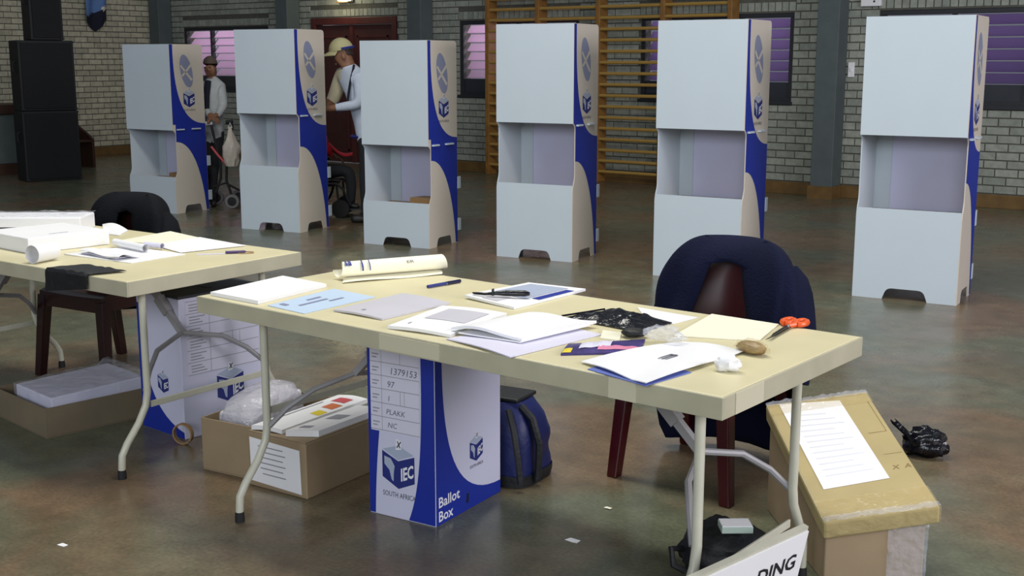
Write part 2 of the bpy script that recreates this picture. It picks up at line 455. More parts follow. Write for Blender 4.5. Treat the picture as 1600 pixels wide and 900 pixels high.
def unit_brick(name, m):
    mb = MB(); c = 0.04
    # local: x along wall 0..1 scaled, y depth (0 at face, 1 into wall), z height; front edges chamfered
    fr = [(-0.5 + c * 0.5, 0, -0.5 + c), (0.5 - c * 0.5, 0, -0.5 + c), (0.5 - c * 0.5, 0, 0.5 - c), (-0.5 + c * 0.5, 0, 0.5 - c)]
    mdl = [(-0.5, 0.35, -0.5), (0.5, 0.35, -0.5), (0.5, 0.35, 0.5), (-0.5, 0.35, 0.5)]
    bk = [(-0.5, 1, -0.5), (0.5, 1, -0.5), (0.5, 1, 0.5), (-0.5, 1, 0.5)]
    fs = [(0, 1, 2, 3)] + [(i, (i + 1) % 4, 4 + (i + 1) % 4, 4 + i) for i in range(4)] + [(4 + i, 4 + (i + 1) % 4, 8 + (i + 1) % 4, 8 + i) for i in range(4)]
    mb.add(fr + mdl + bk, fs)
    me_o = mb.build(name, m); me = me_o.data; bpy.data.objects.remove(me_o)
    return me
PITCH_X, PITCH_Z, JOINT = 0.232, 0.0862, 0.011

def bricks_for(x0, x1, openings, soldiers, ztop):
    out = []
    k = 0; z = 0.145
    while z + PITCH_Z < ztop:
        off = 0.5 * PITCH_X if k % 2 else 0.0
        n0 = math.floor((x0 - off) / PITCH_X)
        n1 = math.ceil((x1 - off) / PITCH_X)
        for n in range(n0, n1):
            a = n * PITCH_X + off + JOINT / 2; b = a + PITCH_X - JOINT
            segs = [(max(a, x0), min(b, x1))]
            for (oa, ob, oc, od) in openings + soldiers:
                if z + PITCH_Z - 0.02 > oc and z + 0.02 < od:
                    ns = []
                    for (p, q) in segs:
                        if q <= oa or p >= ob: ns.append((p, q)); continue
                        if p < oa - 0.03: ns.append((p, oa - 0.006))
                        if q > ob + 0.03: ns.append((ob + 0.006, q))
                    segs = ns
            for p, q in segs:
                if q - p > 0.035: out.append(((p + q) / 2, z + PITCH_Z / 2, q - p, PITCH_Z - JOINT))
        z += PITCH_Z; k += 1
    for (oa, ob, oc, od) in soldiers:
        n = int((ob - oa) / 0.083)
        for i in range(n):
            w = (ob - oa) / n
            out.append((oa + (i + 0.5) * w, (oc + od) / 2, w - JOINT, od - oc - JOINT))
    return out
SOLD = [(o[0] - 0.02, o[1] + 0.02, o[3] + 0.012, o[3] + 0.125) for o in OPEN]
BOOTH_PX = [(188, 60, 335, 335), (360, 40, 512, 365), (562, 58, 720, 392), (772, 32, 940, 412), (1015, 24, 1210, 448), (1325, 12, 1560, 482), (0, 0, 132, 290)]
def hidden(px, py):
    if px < -20 or px > 1620 or py < -12: return True
    return any(a < px < c and b < py < d for a, b, c, d in BOOTH_PX)
def lay(wall, me, mname, blist, to_world, rot):
    near, rest = [], []
    for b in blist:
        w = to_world(b[0], b[1]); px, py = proj(w)
        (rest if hidden(px, py) else near).append(((Vector(w) - CAM).dot(FWD), b))
    near.sort(key=lambda t: t[0] / math.sqrt(t[1][2]))
    rest += near[300:]; near = near[:300]
    for d, b in near:
        o = bpy.data.objects.new('brick', me); COL.objects.link(o); o.parent = wall
        o.location = to_world(b[0], b[1]); o.rotation_euler = (0, 0, rot)
        j = random.uniform(0.010, 0.0125)
        o.scale = (b[2], j + 0.004, b[3])
        o.location += Vector((math.sin(rot), -math.cos(rot), 0)) * (j - 0.010)
    mb = MB(); R = Matrix.Rotation(rot, 3, 'Z')
    tv = [v.co.copy() for v in me.vertices]; tf = [tuple(p.vertices) for p in me.polygons]
    for d, b in rest:
        w = Vector(to_world(b[0], b[1])); j = random.uniform(0.010, 0.0125); sh = Vector((math.sin(rot), -math.cos(rot), 0)) * (j - 0.010)
        mb.add([w + sh + R @ Vector((v.x * b[2], v.y * (j + 0.004), v.z * b[3])) for v in tv], tf)
    o = mb.build('brickwork', me.materials[0], wall); o['kind'] = 'stuff'
me_b = unit_brick('brick', M_brick); me_bl = unit_brick('brick', M_brick_left)
lay(wall_back, me_b, 'brick', bricks_for(XL + 0.02, -1.6, OPEN, SOLD, BRICK_TOP), lambda x, z: Vector((x, YW, z)), 0.0)
# on the left wall the brick's own x runs along +Y:  rotate by +90 degrees so that its face looks to +X
lay(wall_left, me_bl, 'brick', bricks_for(8.0, YW - 0.02, [], [], BRICK_TOP), lambda y, z: Vector((XL, y, z)), PI / 2)

# skirting
mb = MB()
for a, b in ((XL, DOOR[0]), (DOOR[1], 5.0)): mb.box(a, b, YW - 0.022, YW + 0.005, 0, 0.14)
tag(mb.build('baseboard_back', M_skirt, bevel=0.004), kind='structure')
mb = MB(); mb.box(XL - 0.005, XL + 0.022, 2.0, YW - 0.022, 0, 0.14)
tag(mb.build('baseboard_left', M_skirt, bevel=0.004), kind='structure')

# concrete piers standing against the back wall
for i, xc in enumerate((-16.86, -13.81, -11.18, -5.24)):
    mb = MB(); mb.box(xc - 0.125, xc + 0.125, YW - 0.28, YW - 0.023, 0.0, WALL_TOP)
    o = mb.build('trim_%d' % (i + 1), M_column, bevel=0.008); o['kind'] = 'structure'
    mb = MB()
    mb.box(xc - 0.145, xc + 0.145, YW - 0.30, YW - 0.281, 0, 0.14); mb.box(xc + 0.126, xc + 0.145, YW - 0.28, YW - 0.024, 0, 0.14)
    mb.box(xc - 0.145, xc - 0.126, YW - 0.28, YW - 0.024, 0, 0.14)
    mb.build('skirting', M_skirt, o)

# windows: steel frame, mullions, louvre panes, dark infill below, daylight outside
def window(i, o4, lv, mull, power, n=6, colr=(1.0, 0.90, 0.98), tilt=48):
    a, b, c, d = o4
    root = empty('window_%d' % i, ((a + b) / 2, YW, c)); root['kind'] = 'structure'
    T = W2L(root)
    def part(mb, name, m, **k):
        mb.v = [tuple(T @ Vector(v)) for v in mb.v]
        return mb.build(name, m, root, **k)
    mb = MB(); f = 0.05; y0, y1 = YW + 0.02, YW + 0.09
    mb.box(a, b, y0, y1, d - f, d); mb.box(a, b, y0, y1, c, c + f); mb.box(a, a + f, y0, y1, c + f, d - f); mb.box(b - f, b, y0, y1, c + f, d - f)
    part(mb, 'window_frame', M_winframe, bevel=0.004)
    mb = MB(); mb.box(a - 0.02, b + 0.02, YW - 0.03, YW + 0.10, c - 0.03, c + 0.004); part(mb, 'window_sill', M_winframe)
    mb = MB(); mb.box(a + f, b - f, YW + 0.05, YW + 0.06, c + f, c + 0.22); part(mb, 'infill_panel', M_infill)
    edges = [a + f] + mull + [b - f]
    for x in mull:
        mb = MB(); mb.box(x - 0.02, x + 0.02, y0, y1, c + f, d - f); part(mb, 'mullion', M_winframe)
    zb, zt = c + 0.22, d - f; ph = (zt - zb) / n; R = math.radians(tilt)
    for k in range(len(edges) - 1):
        e0, e1 = edges[k] + 0.024, edges[k + 1] - 0.024
        for j in range(n):
            zc = zb + (j + 0.5) * ph; L2 = ph * 0.60
            dz, dy = L2 * math.sin(R), L2 * math.cos(R)
            mb = MB()
            mb.hexa([(e0, YW + 0.11 - dy, zc - dz), (e1, YW + 0.11 - dy, zc - dz), (e1, YW + 0.116 - dy, zc - dz), (e0, YW + 0.116 - dy, zc - dz)],
                    [(e0, YW + 0.11 + dy, zc + dz), (e1, YW + 0.11 + dy, zc + dz), (e1, YW + 0.116 + dy, zc + dz), (e0, YW + 0.116 + dy, zc + dz)])
            part(mb, 'louvre_pane', lv)
    area_light('daylight_outside_window', ((a + b) / 2, YW + 1.3, (c + d) / 2 + 0.5), ((a + b) / 2, YW, (c + d) / 2), b - a, 1.2, power, colr)
window(1, WIN[0], M_lv_pink, [-15.80], 24)
window(2, WIN[1], M_lv_pink, [-9.63], 28)
window(3, WIN[2], M_lv_violet, [-7.08, -6.42], 11)
window(4, WIN[3], M_lv_violet, [-4.0, -3.24], 6)

# double door
dr = empty('door_1', ((DOOR[0] + DOOR[1]) / 2, YW, 0)); dr['kind'] = 'structure'
T = W2L(dr)
def dpart(mb, name, m, **k):
    mb.v = [tuple(T @ Vector(v)) for v in mb.v]; return mb.build(name, m, dr, **k)
a, b, c, d = DOOR
mb = MB(); mb.box(a, a + 0.09, YW - 0.02, YW + 0.12, 0, d); mb.box(b - 0.09, b, YW - 0.02, YW + 0.12, 0, d); mb.box(a + 0.09, b - 0.09, YW - 0.02, YW + 0.12, d - 0.1, d)
dpart(mb, 'door_frame', M_doorframe, bevel=0.005)
mid = (a + b) / 2 - 0.05
for p, q in ((a + 0.095, mid - 0.004), (mid + 0.004, b - 0.095)):
    mb = MB(); mb.box(p, q, YW + 0.03, YW + 0.075, 0.01, d - 0.105)
    lf = dpart(mb, 'door_leaf', M_door, bevel=0.004)
    mb = MB()
    for z0, z1 in ((0.18, 0.95), (1.08, 1.86)):
        for (x0, x1, zz0, zz1) in ((p + 0.10, q - 0.10, z0, z0 + 0.025), (p + 0.10, q - 0.10, z1 - 0.025, z1), (p + 0.10, p + 0.125, z0, z1), (q - 0.125, q - 0.10, z0, z1)):
            mb.box(x0, x1, YW + 0.018, YW + 0.032, zz0, zz1)
    mb.v = [tuple(T @ Vector(v)) for v in mb.v]; mb.build('panel_moulding', M_doorframe, lf)
mb = MB(); mb.box(mid - 0.035, mid + 0.035, YW + 0.005, YW + 0.032, 0.01, d - 0.105); dpart(mb, 'meeting_stile', M_doorframe)
mb = MB(); mb.tube([(mid + 0.09, YW + 0.03, 1.0), (mid + 0.09, YW - 0.02, 1.0), (mid + 0.2, YW - 0.02, 1.0)], 0.011); dpart(mb, 'door_handle', M_metal, smooth=True)

# wall lamp above the door
lp = P(0, 0, 1)
lc = PY(540, -2, YW - 0.05)
root = empty('wall_lamp', (lc.x, YW, lc.z), label='lit bulkhead lamp on the brick wall above the dark red door', cat='lamp')
mb = MB(); mb.box(-0.13, 0.13, -0.03, 0.0, -0.06, 0.07); mb.build('back_plate', M_winframe, root, bevel=0.006)
mb = MB(); mb.box(-0.11, 0.10, -0.12, -0.03, -0.035, 0.055); mb.build('diffuser', M_lampw, root, bevel=0.02, smooth=True)
mb = MB(); mb.box(-0.12, 0.12, -0.13, -0.03, -0.055, -0.04); mb.build('guard_rail', M_skirt, root)
pl = bpy.data.lights.new('wall_lamp_light', 'POINT'); pl.energy = 6; pl.color = (1, 0.85, 0.55); pl.shadow_soft_size = 0.08
po = bpy.data.objects.new('wall_lamp_light', pl); COL.objects.link(po); po.location = (lc.x, YW - 0.22, lc.z)

# small fittings on the wall
c = PY(1362, 1, YW - 0.02)
root = empty('junction_box', (c.x, YW, c.z), label='small white junction box high on the wall above the right booth', cat='box')
mb = MB(); mb.box(-0.11, 0.11, -0.05, 0, -0.06, 0.10); mb.build('housing', M_white, root, bevel=0.008)
mb = MB(); mb.box(0.03, 0.05, -0.053, -0.049, -0.02, 0.0); mb.build('screw', M_black_ink, root)
c = PY(1327, 109, YW - 0.02)
root = empty('light_switch', (c.x + 0.02, YW, c.z), label='white light switch on bricks right of the grey pier', cat='switch')
mb = MB(); mb.box(-0.035, 0.035, -0.025, 0, -0.08, 0.08); mb.build('plate', M_white, root, bevel=0.006)
mb = MB(); mb.box(-0.012, 0.012, -0.034, -0.025, -0.02, 0.02); mb.build('rocker', M_white_print, root, bevel=0.003)

# wall bars
root = empty('wall_bars', (-8.3, YW - 0.12, 0), label='wooden gymnastics wall bars fixed along the brick wall between the windows', cat='wall bars')
UX = [-9.98, -9.17, -8.25, -7.34, -6.46]
for x in UX:
    mb = MB(); mb.box(x + 8.3 - 0.03, x + 8.3 + 0.03, -0.075, 0.118, 0.0, 2.75); mb.build('upright', M_wood_dk, root, bevel=0.006)
rung_me = None
for k in range(len(UX) - 1):
    L = UX[k + 1] - UX[k] - 0.062
    j = 0; z = 0.135
    while z < 2.7:
        if rung_me is None:
            mb = MB(); mb.tube([(-0.5, 0, 0), (-0.25, 0, 0), (0.25, 0, 0), (0.5, 0, 0)], 1.0, 10)
            o = mb.build('rung', M_wood, root, smooth=True); rung_me = o.data
        else:
            o = bpy.data.objects.new('rung', rung_me); COL.objects.link(o); o.parent = root
        o.location = ((UX[k] + UX[k + 1]) / 2 + 8.3, -0.045, z); o.scale = (L, 0.019, 0.021)
        z += 0.1345; j += 1

# ================================================================== LEFT BACK: loudspeakers, counter, bench, flag
ax = Vector((-13.73 + 13.923, 9.079 - 8.414, 0)); ang = math.atan2(ax.y, ax.x)   # along the grille face
def speaker(name, w, dpt, h, z, label, du=0.0):
    c0 = Vector((-13.923, 8.414, 0)) + ax.normalized() * (0.345 + du)
    root = empty(name, (c0.x, c0.y, z), ang, label, 'loudspeaker', 'stacked black loudspeakers')
    mb = MB(); mb.box(-w / 2, w / 2, 0.02, dpt, 0, h); mb.build('cabinet', M_black, root, bevel=0.012)
    mb = MB(); mb.box(-w / 2 + 0.03, w / 2 - 0.03, 0.0, 0.021, 0.03, h - 0.03); mb.build('grille', M_grille, root, bevel=0.006)
    mb = MB(); mb.tube([(-w / 2 - 0.002, dpt * 0.4, h * 0.55), (-w / 2 - 0.03, dpt * 0.4, h * 0.57), (-w / 2 - 0.03, dpt * 0.4, h * 0.68), (-w / 2 - 0.002, dpt * 0.4, h * 0.7)], 0.012, 6)
    mb.build('carry_handle', M_rubber, root)
    for sx in (-1, 1):
        for zz in (0.012, h - 0.03):
            mb = MB(); mb.box(sx * (w / 2 - 0.02) - 0.025, sx * (w / 2 - 0.02) + 0.025, 0.012, 0.05, zz, zz + 0.02); mb.build('corner_guard', M_rubber, root)
    return root
speaker('loudspeaker', 0.69, 0.42, 0.88, 0.0, 'lowest of three stacked black loudspeakers, standing on the floor at far left')
speaker('loudspeaker', 0.68, 0.42, 0.868, 0.882, 'middle black loudspeaker of the far left stack, under the narrow one')
speaker('loudspeaker', 0.40, 0.36, 0.80, 1.752, 'narrow black loudspeaker on top of the far left stack', 0.03)
# wooden bench end behind the loudspeakers
g = P(152, 263)
root = empty('bench', (-15.33, 9.80, 0), math.radians(96), 'dark brown wooden bench showing right of the loudspeaker stack', 'bench')
for s in (0.42, -0.42):
    mb = MB(); mb.prism([(-0.2, 0), (0.2, 0), (0.2, 0.40), (0.12, 0.46), (-0.16, 0.62), (-0.2, 0.62)], lambda u, v, w: Vector((w, -u, v)), s - 0.02, s + 0.02); mb.build('end_panel', M_brown, root, bevel=0.005)
mb = MB(); mb.box(-0.4, 0.4, -0.19, 0.19, 0.36, 0.39); mb.build('seat', M_brown, root, bevel=0.004)
mb = MB(); mb.box(-0.4, 0.4, 0.15, 0.18, 0.392, 0.60); mb.build('backrest', M_brown, root, bevel=0.004)
# counter at the far left edge of the frame
g0 = P(0, 276); g1 = P(26, 273)
root = empty('serving_counter', (-15.4, 8.75, 0), math.radians(80), 'pale panelled counter with brown wooden top edge at the far left', 'counter')
mb = MB(); mb.box(-1.4, 0.5, -0.30, 0.30, 0.15, 0.80); mb.build('front_panel', M_column, root, bevel=0.004)
mb = MB(); mb.box(-1.42, 0.52, -0.32, 0.32, 0.0, 0.149); mb.build('plinth', M_brown, root)
mb = MB(); mb.box(-1.45, 0.55, -0.36, 0.36, 0.802, 0.93); mb.build('wooden_top', M_brown, root, bevel=0.01)
# flag
def flagpt(u, v):
    y = 11.43 + 0.40 * u; zt = 2.62; zbv = 2.12 - 0.17 * (1 - abs(2 * u - 0.85)) - 0.0
    z = zt + (zbv - zt) * v
    return Vector((XL + 0.06 + 0.035 * math.sin(u * 9 + v * 2), y, z))
mb = MB(); mb.grid(flagpt, 16, 14, thick=Vector((0.006, 0, 0)))
mi = []
for f in mb.f:
    cc = centroid([mb.v[i] for i in f]); v = (2.62 - cc.z) / 0.62; u = (cc.y - 11.43) / 0.4
    mi.append(1 if v + 0.25 * u > 0.70 + 0.35 * (u > 0.62) * 0 and v > 0.62 - 0.1 * u else (2 if u > 0.7 and v > 0.45 else 0))
mb.m = mi
tag(mb.build('flag', [M_flag_lt, M_flag_dk, M_flag_w], smooth=True, origin=(XL + 0.06, 11.6, 1.95)), 'blue and navy flag hanging on the left brick wall above the booth', 'flag')

# ================================================================== VOTING BOOTHS
BW, BD, CT = 0.65, 0.44, 0.006
def rounded(poly_corners, r, seg=4):
    """round the listed corners of a 2-D outline; items are (u, v) or (u, v, radius)"""
    out = []; n = len(poly_corners)
    for i in range(n):
        p = poly_corners[i]; rad = p[2] if len(p) > 2 else 0
        c = Vector(p[:2])
        if not rad: out.append(tuple(c)); continue
        a = (Vector(poly_corners[i - 1][:2]) - c).normalized(); b = (Vector(poly_corners[(i + 1) % n][:2]) - c).normalized()
        for k in range(seg + 1):
            t = k / seg; p0 = c + a * rad; p1 = c + b * rad
            q = p0 * (1 - t) ** 2 + c * 2 * t * (1 - t) + p1 * t ** 2
            out.append((q.x, q.y))
    return out
def side_outline(H, zh, zo):
    # u: 0 front .. BD back ; v: height
    return rounded([(0.0, 0.0), (0.11, 0.0), (0.13, 0.075, 0.03), (0.33, 0.075, 0.03), (0.35, 0.0), (BD, 0.0), (BD, H, 0.035), (0.0, H), (0.0, zh), (0.035, zh - 0.03, 0.02),
                    (0.035, zo + 0.05, 0.03), (0.0, zo - 0.02, 0.03)], 0)
def curve_pts(p0, p1, p2, p3, n=18):
    out = []
    for k in range(n + 1):
        t = k / n
        out.append(tuple(Vector(p0) * (1 - t) ** 3 + Vector(p1) * 3 * t * (1 - t) ** 2 + Vector(p2) * 3 * t * t * (1 - t) + Vector(p3) * t ** 3))
    return out
def side_print(fn, H, zh, zo, zb, zl, logo_z, oval_z):
    mb = MB(); lift = 0.0008
    # blue field: between the upper curve (to back edge at zb) and the lower curve (from the front edge at zl)
    up = curve_pts((0.045, H - 0.002), (0.03, zb + 0.25), (0.16, zb), (BD - 0.002, zb))
    lo = curve_pts((0.037, zl), (0.25, zl), (0.375, zl - 0.33), (BD - 0.035, 0.004))
    # left boundary follows the panel edge
    left = [(0.002, H - 0.002), (0.002, zh), (0.037, zh - 0.035)]
    poly_a = up; n = len(up)
    # strip as quads between up curve and a matching left/lower boundary
    bl = []
    for k in range(n):
        v = up[k][1]
        bl.append((0.002 if v > zh - 0.01 else 0.037, v))
    for k in range(n - 1):
        flat(mb, [bl[k], up[k], up[k + 1], bl[k + 1]], fn, lift, 0)
    flat(mb, [(0.037, zl), (0.037, zb), (BD - 0.002, zb), (BD - 0.002, zl)], fn, lift, 0)
    for k in range(n - 1):
        flat(mb, [lo[k], (BD - 0.002, lo[k][1]), (BD - 0.002, lo[k + 1][1]), lo[k + 1]], fn, lift, 0)
    return mb
def oval_print(fn, cz, cu=0.215):
    mb = MB(); lift = 0.0010
    flat(mb, ellipse(cu, cz, 0.078, 0.165, math.radians(14)), fn, lift, 0)
    for (p, q) in (((-0.075, 0.055), (0.07, -0.09)), ((-0.06, -0.05), (0.065, 0.06))):
        d = (Vector(q) - Vector(p)).normalized() * 0.010; nrm = Vector((-d.y, d.x))
        flat(mb, [tuple(Vector((cu, cz)) + Vector(p) + nrm), tuple(Vector((cu, cz)) + Vector(p) - nrm), tuple(Vector((cu, cz)) + Vector(q) - nrm * 1.3), tuple(Vector((cu, cz)) + Vector(q) + nrm * 1.3)], fn, lift * 1.8, 1)
    return mb
def make_booth(loc, rz, tall, label):
    H, zh, zo, zb, zl = (1.77, 1.04, 0.58, 0.93, 0.76) if tall else (1.66, 0.825, 0.365, 0.88, 0.71)
    grp = 'tall voting booths' if tall else 'low shelf voting booths'
    root = empty('voting_booth', (loc[0], loc[1], 0), rz, label, 'voting booth', 'cardboard voting booths')
    so = side_outline(H, zh, zo)
    for side in (0, 1):
        x0 = 0.0 if side == 0 else BW - CT
        fn = lambda u, v, w, x0=x0: Vector((x0 + w, u, v))
        mb = MB(); mb.prism(so, fn, 0.0, CT)
        sp = mb.build('side_panel', M_board_side if side else M_board, root)
        if side:
            fo = lambda u, v, w: Vector((BW + w, u, v))
            side_print(fo, H, zh, zo, zb, zl, 0, 0).build('blue_print', M_blue, sp)
            oval_print(fo, H - 0.26).build('oval_mark', [M_grey_blue, M_board_side], sp)
            mb = MB(); ballot_logo(mb, fo, 0.235, (1.19 if tall else 1.13), 0.17, 0.001); mb.build('emblem', LOGO_MATS, sp)
            zs = zh - 0.02 if tall else zh + 0.0
            for u0, u1 in ((0.05, 0.14), (0.25, 0.36)):
                mb = MB(); mb.box(BW - 0.002, BW + 0.02, u0, u1, zs, zs + 0.012); mb.build('slot_tab', M_board, sp)
    mb = MB(); mb.box(CT, BW - CT, 0.0, CT, zh, H); mb.build('hood_panel', M_board, root)
    # lower front panel with an arched cut-out at the floor
    out = rounded([(CT, 0.0), (0.19, 0.0), (0.215, 0.072, 0.035), (0.445, 0.072, 0.035), (0.47, 0.0), (BW - CT, 0.0), (BW - CT, zo), (CT, zo)], 0)
    mb = MB(); mb.prism(out, lambda u, v, w: Vector((u, w, v)), 0.0, CT); mb.build('lower_front_panel', M_board, root)
    mb = MB(); mb.box(CT, BW - CT, 0.012, BD - 0.03, H - 0.008, H - 0.002); mb.build('top_panel', M_board, root)
    mb = MB(); mb.box(CT, BW - CT, BD - 0.03, BD - 0.024, 0.08, H - 0.02)
    mb.build('back_panel', M_board_in, root)
    mb = MB(); mb.box(CT, 0.11, BD - 0.036, BD - 0.0305, zo - 0.1, zh + 0.1); mb.build('inner_flap', M_board, root)
    mb = MB(); mb.box(CT + 0.001, BW - CT - 0.001, 0.04, BD - 0.04, zo - 0.05, zo - 0.044); mb.build('writing_shelf', M_kraft, root)
    if not tall:
        mb = MB(); mb.prism([(0.30, 0.25), (BW - 0.02, 0.20), (BW - 0.02, BD - 0.04), (0.34, BD - 0.04)], lambda u, v, w: Vector((u, v, w)), zo - 0.043, zo + 0.012)
        mb.build('shelf_support', M_kraft, root)
    for z in (0.45, 0.10):
        mb = MB(); mb.box(BW - CT - 0.001, BW + 0.003, BD + 0.0005, BD + 0.05, z, z + 0.10); mb.build('lock_tab', M_board, root, bevel=0.002)
    return root
make_booth((-10.47, 7.46), math.radians(6), False, 'low-shelf white voting booth farthest left, beside the loudspeaker stack')
make_booth((-8.489, 7.211), math.radians(10.6), True, 'white voting booth second from left, between the walking frame and the wheelchair')
make_booth((-6.972, 7.225), math.radians(8.2), False, 'low-shelf white voting booth third from left, right of the man in the cap')
make_booth((-5.675, 7.359), math.radians(9.0), True, 'white voting booth fourth from left, in front of the wall bars')
make_booth((-4.263, 7.347), math.radians(5), True, 'white voting booth second from right, behind the chair with navy jacket')
make_booth((-2.842, 7.463), math.radians(6.3), True, 'white voting booth farthest right, nearest the camera')

# ================================================================== FOLDING TABLES
TZ = 0.74
def folding_table(center, L, Wd, rz, label, lx, rx, patches):
    root = empty('folding_table', (center[0], center[1], 0), rz, label, 'table', 'folding tables')
    hl, hw = L / 2, Wd / 2
    mb = MB(); mb.box(-hl + 0.006, hl - 0.006, -hw + 0.006, hw - 0.006, TZ - 0.030, TZ); mb.build('tabletop', M_table, root, bevel=0.003)
    for (x0, x1, y0, y1) in ((-hl, hl, -hw, -hw + 0.0058), (-hl, hl, hw - 0.0058, hw), (-hl, -hl + 0.0058, -hw + 0.006, hw - 0.006), (hl - 0.0058, hl, -hw + 0.006, hw - 0.006)):
        mb = MB(); mb.box(x0, x1, y0, y1, TZ - 0.055, TZ - 0.001); mb.build('edge_band', M_rim, root, bevel=0.0015)
    for (x0, x1, y0, y1, z0, z1) in patches:
        mb = MB(); mb.box(x0, x1, y0, y1, z0, z1); mb.build('tape_patch', M_tape_p, root)
    uy = hw - 0.13
    for sx, X in ((-1, lx), (1, rx)):
        for sy in (-1, 1):
            pts = [(X, sy * uy, TZ - 0.033), (X, sy * uy, 0.30), (X, sy * (uy + 0.01), 0.25), (X, sy * (uy + 0.045), 0.19), (X, sy * (uy + 0.10), 0.125), (X, sy * (uy + 0.125), 0.085), (X, sy * (uy + 0.13), 0.03)]
            if sx == 1 and sy == 1 and patches: pts = [(x, y if y < uy + 0.1 else uy + 0.085, z) for x, y, z in pts]
            mb = MB(); mb.tube(pts, 0.0135, 12); lg = mb.build('leg', M_leg, root, smooth=True)
            e = pts[-1]
            mb = MB(); mb.tube([(e[0], e[1], 0.0), (e[0], e[1], 0.015), (e[0], e[1], 0.034)], [0.016, 0.016, 0.0145], 12); mb.build('rubber_foot', M_rubber, lg, smooth=True)
        zc = 0.35 if (patches and sx == -1) else (0.2 if patches else 0.25)
        mb = MB(); mb.box(X - 0.004, X + 0.004, -uy + 0.012, uy - 0.012, zc - 0.012, zc + 0.012); mb.build('cross_bar', M_leg, root, bevel=0.002)
        # folding brace: strut from under the top to a junction, two arms to the legs
        J = Vector((X - sx * 0.15, 0.0, 0.45))
        S = Vector((X - sx * 0.42, 0.0, TZ - 0.034))
        for off, nm in ((0, 'strut'),):
            mb = MB(); d = (J - S); n1 = Vector((0, 1, 0))
            up = d.cross(n1).normalized() * 0.012
            w = n1 * 0.011
            mb.hexa([S - up - w, S - up + w, S + up + w, S + up - w], [J - up - w, J - up + w, J + up + w, J + up - w]); st = mb.build('strut', M_brace, root)
            mid = S.lerp(J, 0.62); dn = d.normalized() * 0.04
            mb = MB(); mb.hexa([mid - dn - up * 1.5 - w * 1.5, mid - dn - up * 1.5 + w * 1.5, mid - dn + up * 1.5 + w * 1.5, mid - dn + up * 1.5 - w * 1.5],
                               [mid + dn - up * 1.5 - w * 1.5, mid + dn - up * 1.5 + w * 1.5, mid + dn + up * 1.5 + w * 1.5, mid + dn + up * 1.5 - w * 1.5]); mb.build('strut_lock', M_brace, st)
        for sy in (-1, 1):
            mb = MB(); mb.tube([J, (X - sx * 0.10, sy * uy * 0.55, 0.415), (X - sx * 0.05, sy * uy * 0.82, 0.36), (X - sx * 0.012, sy * uy, 0.30)], 0.010, 8)
            mb.build('brace_arm', M_brace, root, smooth=True)
        mb = MB(); mb.box(S.x - 0.03, S.x + 0.03, -0.03, 0.03, TZ - 0.038, TZ - 0.0302); mb.build('hinge_plate', M_brace, root)
    return root
TB1 = folding_table((-2.175, 2.852), 1.95, 0.80, math.radians(-1.8), 'beige folding table in the foreground, strewn with papers and scissors', -0.80, 0.845,
                    [(-0.13, 0.10, -0.4025, -0.4003, TZ - 0.05, TZ - 0.006), (0.66, 0.74, -0.4025, -0.4003, TZ - 0.054, TZ - 0.002),
                     (0.9755, 0.9775, -0.34, -0.2, TZ - 0.053, TZ - 0.002)])
TB2 = folding_table((-4.54, 2.90), 1.95, 0.84, math.radians(1.0), 'beige folding table at the left edge with white paper packs', -0.74, 0.88, [])

# ================================================================== CHAIRS AND JACKETS
def make_chair(loc, rz, label, M_plastic=M_plastic):
    root = empty('plastic_chair', loc, rz, label, 'chair', 'maroon plastic chairs')
    # seat: dished slab, front edge at -y
    def seat(u, v):
        x = (u - 0.5) * (0.44 - 0.05 * v); y = -0.22 + 0.42 * v
        return Vector((x, y, 0.43 - 0.018 * math.sin(PI * u) * math.sin(PI * min(1, v + 0.1)) - 0.02 * max(0, 0.1 - v) * 10 * 0.6))
    mb = MB(); mb.grid(seat, 12, 12, thick=Vector((0, 0, -0.018))); mb.build('seat', M_plastic, root, smooth=True)
    def back(u, v):
        a = (u - 0.5) * 2; w = 0.215 * (1 - 0.10 * v) * (1 - 0.55 * max(0, v - 0.72) ** 2 * 9)
        z = 0.405 + 0.415 * v - 0.05 * a * a * max(0, v - 0.5)
        return Vector((a * w, 0.185 + 0.07 * v - 0.075 * a * a, z))
    mb = MB(); mb.grid(back, 16, 14, thick=Vector((0, 0.016, 0))); mb.build('backrest', M_plastic, root, smooth=True)
    mb = MB()
    mb.box(-0.205, 0.205, -0.222, -0.206, 0.345, 0.41); mb.box(-0.218, -0.204, -0.205, 0.18, 0.35, 0.412); mb.box(0.204, 0.218, -0.205, 0.18, 0.35, 0.412); mb.box(-0.19, 0.19, 0.184, 0.198, 0.345, 0.402)
    mb.build('apron', M_plastic, root, bevel=0.004)
    for sx in (-1, 1):
        for sy in (-1, 1):
            xt, yt = sx * 0.20, (-0.205 if sy < 0 else 0.185); xb, yb = sx * 0.235, (-0.235 if sy < 0 else 0.265)
            wt, wb = 0.033, 0.021
            mb = MB()
            mb.hexa([(xb - wb, yb - wb, 0), (xb + wb, yb - wb, 0), (xb + wb, yb + wb, 0), (xb - wb, yb + wb, 0)],
                    [(xt - wt, yt - wt * 0.6, 0.40), (xt + wt * 0.6, yt - wt * 0.6, 0.40), (xt + wt * 0.6, yt + wt, 0.40), (xt - wt, yt + wt, 0.40)])
            mb.build('leg', M_plastic, root, bevel=0.005)
    return root
